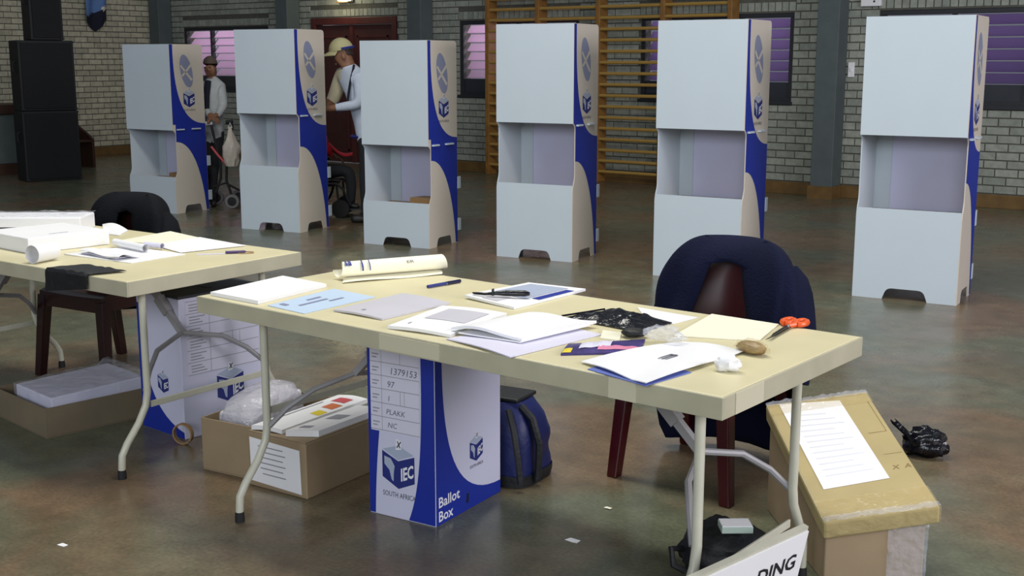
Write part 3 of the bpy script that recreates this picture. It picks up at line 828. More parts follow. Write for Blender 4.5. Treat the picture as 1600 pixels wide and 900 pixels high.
def make_jacket(loc, rz, label, m, zbot, rx, op0, hem_r, seed, tail):
    root = empty('jacket', (loc[0], loc[1], loc[2]), rz, label, 'jacket', 'jackets hung on chairs')
    zl = loc[2]
    def shell(k, off):
        def fn(u, v):
            # u around (0 = left of the front opening, 1 = right), v bottom -> top
            t = v; ca0 = math.cos(-PI + 2 * PI * u)
            k0 = min(1.0, max(0.0, (ca0 + 0.35) / 0.6)); zb = 0.455 + (zbot - 0.455) * k0 * k0 * (3 - 2 * k0)
            e = math.sin(min(1, t * 1.0) * PI / 2)
            z = zb + (0.852 - zb) * e
            s = max(0.0, 1 - e ** 6) ** 0.5
            xo = op0 * (0.52 + 0.48 * max(0.0, 1 - (max(0, z - 0.42) / 0.345) ** 1.6))
            R = rx * (0.82 + 0.18 * (1 - t) ** 0.8) * (0.50 + 0.50 * s)
            ry = 0.115 * s
            op = math.asin(min(0.95, (xo / R)) ** (1 / 0.7)) if z < 0.765 else 0.0
            a = -PI + op + (2 * PI - 2 * op) * u      # 0 = behind (+y)
            ca, sa = math.cos(a), math.sin(a)
            x = R * (abs(sa) ** 0.7) * (1 if sa > 0 else -1)
            y = 0.225 + 0.02 * t + ry * (abs(ca) ** 0.8) * (1 if ca > 0 else -1) - 0.09 * (abs(sa) ** 1.5) * (1 - t * 0.3)
            w = noise.noise(Vector((x * 7 + seed, y * 7, z * 5))) * 0.034 * (1 - t * 0.6) + 0.016 * math.sin(a * 7 + z * 9 + seed) * (1 - t) ** 0.8
            r = Vector((x, y - 0.225, 0)); r = r.normalized() if r.length > 1e-4 else Vector((0, 1, 0))
            p = Vector((x, y, z)) + r * (w + off)
            return p - Vector((0, 0, zl))
        return fn
    mb = MB(); mb.grid(shell(0, 0.0), 56, 30, thick=None)
    o = mb.build('body', m, root, smooth=True, weld=True)
    sd = o.modifiers.new('thickness', 'SOLIDIFY'); sd.thickness = 0.008; sd.offset = 1
    for s in (-1, 1):
        pts = []
        for k in range(10):
            t = k / 9
            pts.append((s * (rx * 0.66 + 0.085 * math.sin(min(1.0, t * 1.6) * PI / 2)), 0.20 - 0.035 * t + 0.012 * math.sin(t * 9 + s), 0.755 - (0.755 - tail) * t - zl))
        mb = MB(); mb.tube(pts, [0.045, 0.058, 0.064, 0.062, 0.060, 0.058, 0.056, 0.052, 0.05, 0.044], 14)
        mb.v = [tuple(Vector(v) + Vector((1, 1, 0)) * noise.noise(Vector(v) * 11) * 0.014) for v in mb.v]
        mb.build('sleeve', m, root, smooth=True)
    return root
make_chair((-1.985, 3.82, 0), math.radians(-3), 'maroon plastic chair behind the foreground table, wearing a navy jacket')
make_jacket((-1.985, 3.82, 0.44), math.radians(-3), 'navy blue jacket draped round the maroon chair behind the foreground table', M_jacket, 0.03, 0.290, 0.125, 0.02, 3.1, 0.36)
make_chair((-5.03, 3.42, 0), math.radians(6), 'maroon plastic chair with shade painted in, behind the left table', M_plastic_shade)
make_jacket((-5.03, 3.42, 0.44), math.radians(6), 'black jacket draped over the chair back behind the left table', M_jacket2, 0.24, 0.265, 0.10, 0.02, 7.7, 0.38)

# ================================================================== BALLOT BOXES
def ballot_box(corner_fl, corner_fr, depth, H, label, front_form):
    a, b = Vector(corner_fl), Vector(corner_fr)
    rz = math.atan2(b.y - a.y, b.x - a.x); w = (b - a).length
    root = empty('ballot_box', (a.x, a.y, 0), rz, label, 'ballot box', 'cardboard ballot boxes')
    mb = MB(); mb.box(0, w, 0, depth, 0, H); mb.build('carton_body', M_ballot, root, bevel=0.003)
    mb = MB(); mb.box(-0.004, w + 0.004, -0.004, depth + 0.004, H + 0.001, H + 0.012); ld = mb.build('lid', M_blue if front_form else M_winframe, root, bevel=0.003)
    mb = MB(); mb.box(w * 0.25, w * 0.75, depth * 0.47, depth * 0.53, H + 0.012, H + 0.0135); mb.build('slot', M_black_ink, ld)
    return root, w
def face_curve_fill(mb, fn, w, H, left, lift, n=20):
    """blue on the side face (u 0..w): everything outside a white rounded tongue that hangs from the top right"""
    cur = curve_pts((w * 0.10, H), (w * 0.09, 0.27), (w * 0.25, 0.047), (w * 1.0, 0.047), n)
    for k in range(n):
        flat(mb, [(0.0015, cur[k][1]), cur[k], cur[k + 1], (0.0015, cur[k + 1][1])], fn, lift, 0)
    flat(mb, [(0.0015, 0.002), (w - 0.0015, 0.002), (w - 0.0015, 0.047), (0.0015, 0.047)], fn, lift, 0)
HB = 0.60
A0 = P(573, 802); B0 = P(683, 823); C0 = P(790, 768)
root, w = ballot_box((-2.702, 2.80), (-2.431, 2.825), 0.395, HB, 'blue and white ballot box standing under the middle of the foreground table', True)
ff = lambda u, v, l: Vector((u, -l, v))
mb = MB()
# front face: blue with a white tongue whose right edge curves in towards the bottom
cur = curve_pts((w * 0.80, HB), (w * 0.82, HB * 0.5), (w * 0.78, HB * 0.2), (w * 0.60, 0.004))
for k in range(len(cur) - 1):
    flat(mb, [cur[k], (w - 0.0015, cur[k][1]), (w - 0.0015, cur[k + 1][1]), cur[k + 1]], ff, 0.0008, 0)
mb.build('blue_print', M_blue, root); mb = MB()
cur = curve_pts((w * 0.035, HB), (w * 0.035, HB * 0.6), (w * 0.14, HB * 0.4), (w * 0.06, 0.02))
cur = [(w * 0.045, HB)] + [(w * 0.045, HB * 0.5)] + curve_pts((w * 0.17, HB * 0.49), (w * 0.12, HB * 0.3), (w * 0.10, HB * 0.15), (w * 0.09, 0.004))
for k in range(len(cur) - 1):
    flat(mb, [(0.0015, cur[k][1]), cur[k], cur[k + 1], (0.0015, cur[k + 1][1])], ff, 0.0008, 0)
mb.build('blue_print', M_blue, root)
mb = MB(); ballot_logo(mb, ff, w * 0.45, 0.180, 0.15, 0.0009); mb.build('emblem', LOGO_MATS, root)
# printed form with handwriting
mb = MB(); FU0, FU1 = w * 0.05, w * 0.78
flat(mb, [(FU0, HB * 0.49), (FU1, HB * 0.49), (FU1, HB - 0.01), (FU0, HB - 0.01)], ff, 0.0011, 0)
def hline(mb, fn, u0, u1, v, t, lift, mi): flat(mb, [(u0, v - t), (u1, v - t), (u1, v + t), (u0, v + t)], fn, lift, mi)
rows = [0.299, 0.345, 0.392, 0.44, 0.485, 0.53, 0.575]
for v in rows: hline(mb, ff, FU0, FU1, v, 0.0012, 0.0014, 1)
for u, v0, v1 in ((w * 0.22, 0.299, 0.575), (w * 0.5, 0.392, 0.44), (w * 0.56, 0.392, 0.44), (w * 0.5, 0.53, 0.575)):
    flat(mb, [(u - 0.0008, v0), (u + 0.0008, v0), (u + 0.0008, v1), (u - 0.0008, v1)], ff, 0.0014, 1)
for s, u, v, h in (('NC', 0.30, 0.311, 0.026), ('PLAKK', 0.28, 0.356, 0.026), ('1', 0.30, 0.402, 0.026), ('97', 0.30, 0.449, 0.03), ('1379153', 0.34, 0.494, 0.032)):
    put_text(mb, s, ff, h, w * u, v, 2, lift=0.0015, shear=0.15)
for v in rows[:-1]:
    for q in range(2): hline(mb, ff, FU0 + 0.008, FU0 + 0.036 - 0.008 * q, v + 0.026 - 0.011 * q, 0.0022, 0.0014, 1)
mb.build('results_form', [M_lilac, M_ink_lt, mat('pen_ink', (96, 98, 116), 0.6)], root)
fs_ = lambda u, v, l: Vector((w + l, u, v))
mb = MB(); face_curve_fill(mb, fs_, 0.395, HB, True, 0.0008); mb.build('blue_print', M_blue, root)
mb = MB(); ballot_logo(mb, fs_, 0.24, 0.205, 0.09, 0.0009); mb.build('emblem', LOGO_MATS, root)
mb = MB(); put_text(mb, 'Ballot', fs_, 0.05, 0.012, 0.062, 0, bold=0.015, lift=0.0014, width=0.125); put_text(mb, 'Box', fs_, 0.05, 0.012, 0.014, 0, bold=0.015, lift=0.0014, width=0.085)
mb.build('lettering', M_white_print, root)
mb = MB(); flat(mb, [(0.175, 0.028), (0.19, 0.028), (0.192, 0.06), (0.18, 0.062)], fs_, 0.0012, 0); mb.build('hand_hole', M_black_ink, root)

# second ballot box, under the left table
root, w2 = ballot_box((-4.14, 2.945), (-3.84, 2.925), 0.40, 0.575, 'white and blue ballot box under the left table, behind the open carton', False)
f2 = lambda u, v, l: Vector((u, -l, v))
mb = MB(); HB2 = 0.575
cur = curve_pts((w2 * 0.05, HB2 * 0.92), (w2 * 0.05, HB2 * 0.4), (w2 * 0.30, HB2 * 0.12), (w2 * 1.0, HB2 * 0.05))
for k in range(len(cur) - 1): flat(mb, [(0.0015, cur[k][1]), cur[k], cur[k + 1], (0.0015, cur[k + 1][1])], f2, 0.0008, 0)
flat(mb, [(0.0015, 0.002), (w2 - 0.0015, 0.002), (w2 - 0.0015, HB2 * 0.05), (0.0015, HB2 * 0.05)], f2, 0.0008, 0)
mb.build('blue_print', M_blue, root)
mb = MB(); ballot_logo(mb, f2, w2 * 0.55, 0.215, 0.085, 0.0009, False); mb.build('emblem', LOGO_MATS, root)
g2 = lambda u, v, l: Vector((w2 + l, u, v))
mb = MB(); ballot_logo(mb, g2, 0.23, 0.185, 0.15, 0.0009, False); mb.build('emblem', LOGO_MATS, root)
mb = MB(); flat(mb, [(0.03, 0.26), (0.38, 0.26), (0.38, 0.56), (0.03, 0.56)], g2, 0.0008, 0)
for k in range(7): hline(mb, g2, 0.03, 0.38, 0.26 + 0.05 * k, 0.0013, 0.0012, 1)
for u, v0, v1 in ((0.14, 0.26, 0.56), (0.25, 0.36, 0.41), (0.285, 0.36, 0.41), (0.25, 0.46, 0.51)):
    flat(mb, [(u - 0.001, v0), (u + 0.001, v0), (u + 0.001, v1), (u - 0.001, v1)], g2, 0.0012, 1)
for k in range(6):
    for q in range(3): hline(mb, g2, 0.045, 0.12 - 0.012 * ((q + k) % 3), 0.26 + 0.05 * k + 0.012 + 0.012 * q, 0.0022, 0.0012, 1)
mb.build('results_form', [M_lilac, M_ink_lt], root)


# ================================================================== THINGS ON THE FLOOR
def open_carton(name, bl, br, depth, H, label, m, floor_t=0.004, t=0.005):
    a, b = Vector(bl), Vector(br); rz = math.atan2(b.y - a.y, b.x - a.x); w = (b - a).length
    root = empty(name, (a.x, a.y, 0), rz, label, 'carton', None)
    mb = MB(); mb.box(0, w, 0, depth, 0, floor_t); mb.build('base', m, root)
    for (x0, x1, y0, y1) in ((0, w, 0, t), (0, w, depth - t, depth), (0, t, t, depth - t), (w - t, w, t, depth - t)):
        mb = MB(); mb.box(x0, x1, y0, y1, floor_t + 0.0005, H); mb.build('wall', m, root, bevel=0.001)
    return root, w
# shallow tray at far left with a film wrapped pack of forms in it
root, w = open_carton('carton_tray', (-4.78, 2.66), (-4.30, 2.60), 0.50, 0.125, 'shallow brown carton tray on the floor under the left table', M_carton_dk)
T0 = Matrix.Translation(root.location) @ Matrix.Rotation(root.rotation_euler.z, 4, 'Z')
pk = empty('wrapped_pack', T0 @ Vector((0, 0, 0.0055)), root.rotation_euler.z, 'film wrapped pack of forms lying in the carton tray under the left table', 'paper pack')
def pack(pk, x0, x1, y0, y1, h0, h1, name_m, film=True):
    mb = MB(); mb.hexa([(x0, y0, 0), (x1, y0, 0), (x1, y1, 0), (x0, y1, 0)], [(x0, y0, h0), (x1, y0, h0), (x1, y1, h1), (x0, y1, h1)])
    mb.build('paper_block', name_m, pk, bevel=0.006)
    if film:
        mb = MB()
        def top(u, v):
            x = x0 - 0.006 + (x1 - x0 + 0.012) * u; y = y0 - 0.006 + (y1 - y0 + 0.012) * v
            return Vector((x, y, h0 + (h1 - h0) * v + 0.004 + 0.008 * abs(noise.noise(Vector((x * 14, y * 14, 1.3)))) + 0.018 * (v > 0.93)))
        mb.grid(top, 18, 18)
        mb.grid(lambda u, v: Vector((x0 - 0.006 + (x1 - x0 + 0.012) * u, y0 - 0.006 - 0.004 * abs(noise.noise(Vector((u * 9, v * 5, 2)))), 0.002 + (h0 + 0.003) * v)), 14, 5)
        mb.grid(lambda u, v: Vector((x1 + 0.006 + 0.004 * abs(noise.noise(Vector((u * 9, v * 5, 4)))), y0 - 0.006 + (y1 - y0 + 0.012) * u, 0.002 + (h0 + (h1 - h0) * u + 0.003) * v)), 14, 5)
        mb.build('plastic_film', M_film, pk, smooth=True)
pack(pk, 0.13, 0.46, 0.04, 0.46, 0.15, 0.165, M_lilac)

# open carton with bubble wrapped bundle, and the labelled carton with leaflets on it
root, w = open_carton('open_carton', (-3.505, 2.745), (-3.25, 2.775), 0.46, 0.20, 'open brown carton beside the labelled carton under the foreground table', M_carton)
T0 = Matrix.Translation(root.location) @ Matrix.Rotation(root.rotation_euler.z, 4, 'Z')
pk = empty('wrapped_bundle', T0 @ Vector((0, 0, 0.0055)), root.rotation_euler.z, 'bubble wrapped pale bundle sticking out of the open brown carton', 'bundle')
mb = MB(); mb.hexa([(0.02, 0.05, 0), (0.22, 0.05, 0), (0.22, 0.36, 0), (0.02, 0.36, 0)], [(0.03, 0.06, 0.205), (0.20, 0.06, 0.20), (0.20, 0.34, 0.25), (0.03, 0.34, 0.255)]); mb.build('paper_block', M_greypaper, pk, bevel=0.01)
def bub(u, v):
    a = 2 * PI * u; z = 0.10 + 0.175 * math.sin(v * PI / 2)
    r = 1.0 * max(0.0, math.cos(v * PI / 2)) ** 0.35
    x = 0.12 + 0.112 * r * math.copysign(abs(math.cos(a)) ** 0.5, math.cos(a)); y = 0.20 + 0.165 * r * math.copysign(abs(math.sin(a)) ** 0.5, math.sin(a))
    n = 0.008 * noise.noise(Vector((x * 20, y * 20, z * 20)))
    return Vector((x + n, y + n, z + (y - 0.2) * 0.15 * math.sin(v * PI / 2) + n))
mb = MB(); mb.grid(bub, 40, 12); mb.build('bubble_wrap', M_bubble, pk, smooth=True)
# packing tape ring hanging at the carton corner
mb = MB(); c0 = P(288, 672); cc = P(287, 694)
pts = [(cc.x + 0.040 * math.cos(t), cc.y + 0.016 * math.cos(t), 0.0435 + 0.043 * math.sin(t)) for t in [2 * PI * k / 24 for k in range(25)]]
for k in range(24):
    p, q = Vector(pts[k]), Vector(pts[k + 1]); d = Vector((-0.3, 0.95, 0)) * 0.009
    ci = Vector((cc.x, cc.y, 0.0435)); pi_, qi = ci.lerp(p, 0.86), ci.lerp(q, 0.86)
    mb.hexa([p - d, q - d, qi - d, pi_ - d], [p + d, q + d, qi + d, pi_ + d])
tag(mb.build('tape_ring', M_kraft, origin=(cc.x, cc.y, 0.0), smooth=True, weld=True), 'thin ring of brown packing tape leaning at the open carton corner', 'tape')

la, lb = Vector((-3.235, 2.735, 0)), Vector((-2.955, 2.743, 0))
rz = math.atan2(lb.y - la.y, lb.x - la.x) + 0.03; w = (lb - la).length
root = empty('labelled_carton', la, rz, 'brown carton with white label, left of the ballot box under the foreground table', 'carton')
mb = MB(); mb.box(0, w, 0, 0.43, 0, 0.20); mb.build('carton_body', M_carton, root, bevel=0.004)
mb = MB(); mb.box(0.004, w * 0.499, 0.002, 0.425, 0.2005, 0.204); mb.build('flap', M_carton, root); mb = MB(); mb.box(w * 0.501, w - 0.004, 0.002, 0.425, 0.2005, 0.204); mb.build('flap', M_carton, root)
mb = MB(); fl_ = lambda u, v, l: Vector((u, -l, v))
flat(mb, [(0.012, 0.02), (w - 0.025, 0.012), (w - 0.03, 0.172), (0.008, 0.182)], fl_, 0.001, 0)
for k in range(6): hline(mb, fl_, 0.05 + 0.01 * (k % 3), 0.17 + 0.012 * (k % 2), 0.155 - 0.02 * k, 0.0022, 0.0015, 1)
mb.build('address_label', [M_white, M_ink_lt], root)
T0 = Matrix.Translation(root.location) @ Matrix.Rotation(rz, 4, 'Z')

def slab(name, pts, z, t, m, label, cat, group=None, bump=0.0, seed=0.0, nu=10, nv=10, curl=None, build=True):
    """paper or booklet from four corner points (a, b, c, d in order round); real thickness, origin at its centre"""
    a, b, c, d = [Vector((p[0], p[1], 0)) for p in pts]
    def fn(u, v):
        p = a * (1 - u) * (1 - v) + b * u * (1 - v) + c * u * v + d * (1 - u) * v
        h = z + t
        if bump: h += bump * abs(noise.noise(Vector((p.x * 7 + seed, p.y * 7, seed))))
        if curl: h += curl(u, v)
        return Vector((p.x, p.y, h))
    mb = MB(); mb.grid(fn, nu, nv, thick=lambda u, v: Vector((0, 0, -t)))
    ctr = centroid([a, b, c, d])
    if not build: return mb, fn, ctr
    o = mb.build(name, m, smooth=True, origin=(ctr.x, ctr.y, z)); tag(o, label, cat, group)
    return o, fn, ctr
def marks(parent, fn, ctr, z, quads, m, name='print'):
    """flat print on a slab: quads in its (u, v)"""
    for q in quads:
        mb = MB(); (u0, v0, u1, v1) = q
        org = Vector((ctr.x, ctr.y, z)) - Vector((0, 0, 0.0012))
        mb.grid(lambda a_, b_: Vector(fn(u0 + (u1 - u0) * a_, v0 + (v1 - v0) * b_)) - org, 10, 8)
        mb.build(name, m, parent, weld=True)

# leaflets on the labelled carton (three sheets, fanned)
def on_carton(pts): return [T0 @ Vector((x, y, 0)) for x, y in pts]
zc = 0.2045
o, fn, ct = slab('leaflet_stack', on_carton([(0.168, 0.02), (0.268, 0.08), (0.268, 0.43), (0.172, 0.40)]), zc, 0.022, M_white, 'white leaflet stack on the labelled carton, next to the ballot box', 'leaflets')
marks(o, fn, ct, zc, [(0.15, 0.1, 0.5, 0.18), (0.2, 0.45, 0.7, 0.62)], M_ink_lt)
o, fn, ct = slab('leaflet', on_carton([(0.01, 0.01), (0.14, 0.03), (0.16, 0.47), (0.03, 0.45)]), zc, 0.016, M_white, 'white leaflet with red, orange and yellow panels on the labelled carton', 'leaflet', curl=lambda u, v: 0.012 * v + 0.006 * math.sin(PI * u))
marks(o, fn, ct, zc, [(0.15, 0.1, 0.22, 0.75)], M_ink_lt)
marks(o, fn, ct, zc, [(0.35, 0.78, 0.8, 0.9)], M_red, 'red_panel'); marks(o, fn, ct, zc, [(0.55, 0.60, 0.9, 0.73)], M_orange_p, 'orange_panel'); marks(o, fn, ct, zc, [(0.68, 0.42, 0.96, 0.53)], M_yellow, 'yellow_panel')

# blue cooler bag behind the ballot box
root = empty('cooler_bag', (-2.555, 3.375, 0), math.radians(8), 'blue cooler bag with black trim behind the ballot box', 'bag')
def bagf(u, v):
    a = 2 * PI * u; z = 0.008 + 0.292 * v
    s = 1.0 - 0.45 * max(0, v - 0.5) ** 2 * 4 * 0.9
    x = 0.135 * s * math.copysign(abs(math.cos(a)) ** 0.45, math.cos(a)); y = 0.125 * s * math.copysign(abs(math.sin(a)) ** 0.45, math.sin(a))
    n = 0.008 * noise.noise(Vector((x * 15, y * 15, z * 15)))
    return Vector((x + n, y + n, z))
mb = MB(); mb.grid(bagf, 40, 14); mb.add([bagf(k / 40, 1) for k in range(40)], [tuple(range(40))]); mb.build('bag_body', M_bag_blue, root, smooth=True, weld=True)
mb = MB(); mb.grid(lambda u, v: bagf(u, 0.0 + 0.14 * v) * 1.0 + Vector((0.004 * math.cos(2 * PI * u), 0.004 * math.sin(2 * PI * u), -0.006 + 0.001)), 40, 3); mb.build('base_trim', M_bag_black, root, smooth=True)
mb = MB(); mb.box(-0.082, 0.082, -0.075, 0.075, 0.3005, 0.316); mb.build('lid', M_bag_black, root, bevel=0.006)
mb = MB(); mb.tube([(0.09, -0.06, 0.29), (0.135, -0.06, 0.25), (0.16, -0.055, 0.16), (0.155, -0.05, 0.07), (0.15, -0.05, 0.02)], 0.014, 8); mb.build('carry_strap', M_bag_black, root, smooth=True)
mb = MB(); mb.tube([(0.06, -0.10, 0.28), (0.10, -0.135, 0.22), (0.12, -0.14, 0.12), (0.13, -0.14, 0.03)], 0.012, 8); mb.build('carry_strap', M_bag_black, root, smooth=True)

# tilted taped carton lid on the lower carton, at the right of the table
Rz = Matrix.Rotation(math.radians(41.11), 3, 'Z'); Rx = Matrix.Rotation(math.radians(15.43), 3, 'X'); Ry = Matrix.Rotation(math.radians(-7.82), 3, 'Y')
RR = Rz @ Rx @ Ry
FLc = P(1287, 817, 0.20); CWd, CLn, CTh = 0.314 * 1.083, 0.593 * 1.083, 0.062
ex, ey, ez = RR @ Vector((1, 0, 0)), RR @ Vector((0, 1, 0)), RR @ Vector((0, 0, 1))
def lidp(u, v, w): return FLc + ex * u + ey * v + ez * w
foot = centroid([lidp(0, 0, 0), lidp(CWd, 0, 0), lidp(CWd, CLn, 0), lidp(0, CLn, 0)])
root = empty('lower_carton', (foot.x, foot.y, 0), 0, 'brown taped carton on the floor at right, under the tilted tan one', 'carton')
ins = 0.012
top = [lidp(u, v, -CTh - 0.0005) for u, v in ((ins, ins + 0.01), (CWd - ins - 0.02, ins + 0.01), (CWd - ins - 0.02, CLn - ins), (ins, CLn - ins))]
bot = [Vector((p.x, p.y, 0)) for p in top]
mb = MB(); mb.hexa([p - Vector((foot.x, foot.y, 0)) for p in bot], [p - Vector((foot.x, foot.y, 0)) for p in top]); mb.build('carton_body', M_carton, root, bevel=0.004)
# film bunched at the front right of the lower carton
def wrap(u, v):
    p = bot[0].lerp(bot[1], 0.62 + 0.40 * u).lerp(top[0].lerp(top[1], 0.62 + 0.40 * u), v)
    n = (bot[1] - bot[0]).cross(Vector((0, 0, 1))).normalized()
    return p + n * (0.004 + 0.02 * abs(noise.noise(Vector((u * 5, v * 6, 3))))) - Vector((foot.x, foot.y, 0))
mb = MB(); mb.grid(wrap, 14, 14); mb.build('plastic_film', M_film, root, smooth=True)
root = empty('taped_carton', foot, 0, 'shallow tan taped carton tilted on top of the lower carton at right', 'carton')
def loc(p): return Vector(p) - foot
mb = MB(); mb.hexa([loc(lidp(u, v, -CTh)) for u, v in ((0, 0), (CWd, 0), (CWd, CLn), (0, CLn))], [loc(lidp(u, v, 0)) for u, v in ((0, 0), (CWd, 0), (CWd, CLn), (0, CLn))]); mb.build('lid_body', M_carton_lid, root, bevel=0.008)
def lf(u, v, l): return loc(lidp(u, v, l))
for (u0, v0, u1, v1) in ((0.0, 0.02, CWd, 0.10), (0.0, CLn - 0.07, CWd, CLn - 0.005)):
    mb = MB(); mb.grid(lambda a, b: lf(u0 + (u1 - u0) * a, v0 + (v1 - v0) * b, 0.0015 + 0.004 * abs(noise.noise(Vector((a * 12, b * 4, u0 + v0))))), 26, 5)
    mb.build('packing_tape', M_tape, root, smooth=True)
for v0, v1 in ((-0.002, 0.022), (CLn - 0.020, CLn + 0.003)):
    mb = MB(); mb.grid(lambda a, b: lf(CWd * a, v0 + (v1 - v0) * b, 0.003 + 0.012 * abs(noise.noise(Vector((a * 17, b * 3, 4 + v0)))) ), 40, 4)
    mb.build('crumpled_tape', M_film, root, smooth=True)
mb = MB(); mb.grid(lambda a, b: lf(0.0 + CWd * a, -0.003 - 0.012 * abs(noise.noise(Vector((a * 9, b * 3, 7)))), 0.004 - 0.055 * b), 26, 5)
mb.build('packing_tape', M_tape, root, smooth=True)
mb = MB()
for (u0, v0, u1, v1) in ((CWd * 0.78, 0.40, CWd * 0.95, 0.402), (CWd * 0.95, 0.40, CWd * 0.955, 0.58), (CWd * 0.80, 0.28, CWd * 0.97, 0.2815), (0.02, 0.40, 0.05, 0.402)):
    flat(mb, [(u0, v0), (u1, v0), (u1, v1), (u0, v1)], lf, 0.0007, 0)
put_text(mb, 'X  A', lf, 0.03, CWd * 0.80, 0.20, 0, lift=0.0007, shear=0.3)
mb.build('flap_print', mat('faint_brown_ink', (132, 106, 60), 0.6), root)
sheet_o = empty('taped_sheet', loc(lidp(CWd * 0.5, CLn * 0.5, 0.001)) + foot, 0, 'white printed sheet lying on the tilted tan carton', 'paper')
so = sheet_o.location
pa = [Vector((1217, 632)), Vector((1312, 626)), Vector((1390, 747)), Vector((1287, 765))]
def lid_uv(px, py):
    d = ray(px, py); n = ez; t = (FLc + ez * 0.0009 - CAM).dot(n) / d.dot(n); p = CAM + d * t - FLc
    return (p.dot(ex), p.dot(ey))
q = [lid_uv(*p) for p in pa]
mb = MB(); mb.prism(q, lambda u, v, w: lidp(u, v, w) - so, 0.001, 0.0018); mb.build('sheet', M_white, sheet_o)
mb = MB()
def quad_uv(a, b): 
    A, B, C, D = [Vector(x) for x in (q[3], q[2], q[1], q[0])]
    return tuple(A * (1 - a) * (1 - b) + B * a * (1 - b) + C * a * b + D * (1 - a) * b)
for k in range(12):
    b0 = 0.12 + 0.065 * k
    a1 = 0.86 - 0.2 * ((k * 7) % 3) / 2
    flat(mb, [quad_uv(0.12, b0), quad_uv(a1, b0), quad_uv(a1, b0 + 0.012), quad_uv(0.12, b0 + 0.012)], lambda u, v, l: lidp(u, v, l) - so, 0.0022, 0)
mb.build('print', mat('very_faint_ink', (220, 222, 230), 0.6), sheet_o)

# shiny black bag beyond the cartons
bp = P(1440, 715)
root = empty('black_bag', (bp.x, bp.y + 0.03, 0), math.radians(20), 'crumpled shiny black plastic bag on the floor behind the taped cartons', 'plastic bag')
def blob(rx, ry, rz_, seed, amp, zc):
    def fn(u, v):
        a = 2 * PI * u; b = PI * (v - 0.5)
        d = Vector((math.cos(a) * math.cos(b), math.sin(a) * math.cos(b), math.sin(b)))
        k = 1 + amp * noise.noise(d * 2.3 + Vector((seed, 0, 0))) + amp * 0.6 * noise.noise(d * 6 + Vector((0, seed, 0)))
        p = Vector((d.x * rx * k, d.y * ry * k, zc + d.z * rz_ * k))
        p.z = max(p.z, 0.001); return p
    return fn
mb = MB(); mb.grid(blob(0.085, 0.06, 0.055, 2.0, 0.35, 0.05), 32, 18); mb.build('bag_body', M_black_gloss, root, smooth=True, weld=True)
mb = MB(); mb.grid(lambda u, v: Vector((-0.06 - 0.06 * v + 0.012 * math.sin(u * 9), 0.04 * (u - 0.5) + 0.03 * v, 0.07 + 0.045 * v + 0.008 * math.sin(u * 14))), 10, 6, thick=Vector((0, 0, 0.003))); mb.build('bag_neck', M_black_gloss, root, smooth=True)

# dark bag under the right end of the table
root = empty('rucksack', (-1.50, 3.04, 0), math.radians(10), 'dark soft bag on the floor beneath the right end of the table', 'bag')
mb = MB(); mb.grid(blob(0.135, 0.11, 0.095, 5.0, 0.16, 0.08), 36, 20); mb.build('bag_body', M_bag_black, root, smooth=True, weld=True)
mb = MB(); mb.tube([(-0.11, -0.05, 0.09), (-0.135, -0.09, 0.10), (-0.12, -0.11, 0.06), (-0.09, -0.09, 0.04)], 0.010, 7); mb.build('strap', M_bag_black, root, smooth=True)
mb = MB(); mb.tube([(-0.08, 0.02, 0.15), (-0.02, 0.03, 0.17), (0.07, 0.02, 0.15)], 0.004, 6); mb.build('zip', M_black_gloss, root, smooth=True)
cp = PD(1166, 852, 3.30)
root = empty('small_box', (-1.45, 3.00, 0.176), math.radians(38), 'small pale green card box resting on the dark bag under the table', 'box')
mb = MB(); mb.box(-0.045, 0.045, -0.032, 0.032, 0.0, 0.02); mb.build('box_body', M_greencard, root, bevel=0.002)
mb = MB(); mb.box(-0.043, 0.043, -0.030, 0.030, 0.0202, 0.022); mb.build('flap', M_white, root)

# sign board leaning on the table's cross bar
root = empty('sign_board', (-1.20, 2.75, 0), 0, 'white sign board with bold black capitals leaning at the right end of the table', 'sign')
s_tr = PD(1264, 830, 2.86); s_tl = PD(1112, 900, 2.62)
s_u = (s_tr - s_tl); sl = s_u.length; s_u.normalize()
s_v = Vector((0.22, -0.05, 0.97)); s_v = (s_v - s_u * s_v.dot(s_u)).normalized(); s_n = s_u.cross(s_v) * 1.0
if s_n.dot(CAM - s_tr) < 0: s_n = -s_n
SO = root.location
def sg(u, v, l): return s_tr + s_u * u + s_v * v + s_n * l - SO
SW, SH = 0.52, (s_tr.z - 0.004) / s_v.z * 0.985
mb = MB(); mb.prism([(-SW, -SH), (0, -SH), (0, 0), (-SW, 0)], sg, -0.006, 0.0); mb.build('board', M_white, root)
mb = MB(); mb.prism([(-SW, 0.0), (0.0, 0.0), (0.0, 0.012), (-SW, 0.012)], sg, -0.02, -0.004); mb.build('back_batten', M_leg, root)
mb = MB(); put_text(mb, 'DING', sg, 0.062, -0.185, -0.098, 0, bold=0.02, lift=0.0012, width=0.155); mb.build('lettering', M_black_ink, root)

# scraps of paper on the floor
for px, py, s, lab in ((895, 845, 0.022, 'small white paper scrap on the floor right of the ballot box'), (98, 852, 0.016, 'small torn paper scrap on the floor at bottom left'), (950, 795, 0.013, 'small yellowish paper scrap on the floor left of the navy jacket chair')):
    c = P(px, py)
    slab('paper_scrap', [(c.x - s, c.y - s * 0.6), (c.x + s, c.y - s * 0.5), (c.x + s * 0.9, c.y + s * 0.6), (c.x - s * 0.7, c.y + s * 0.5)], 0.0004, 0.001, M_cream if px == 950 else M_white, lab, 'paper', bump=0.008, seed=px)

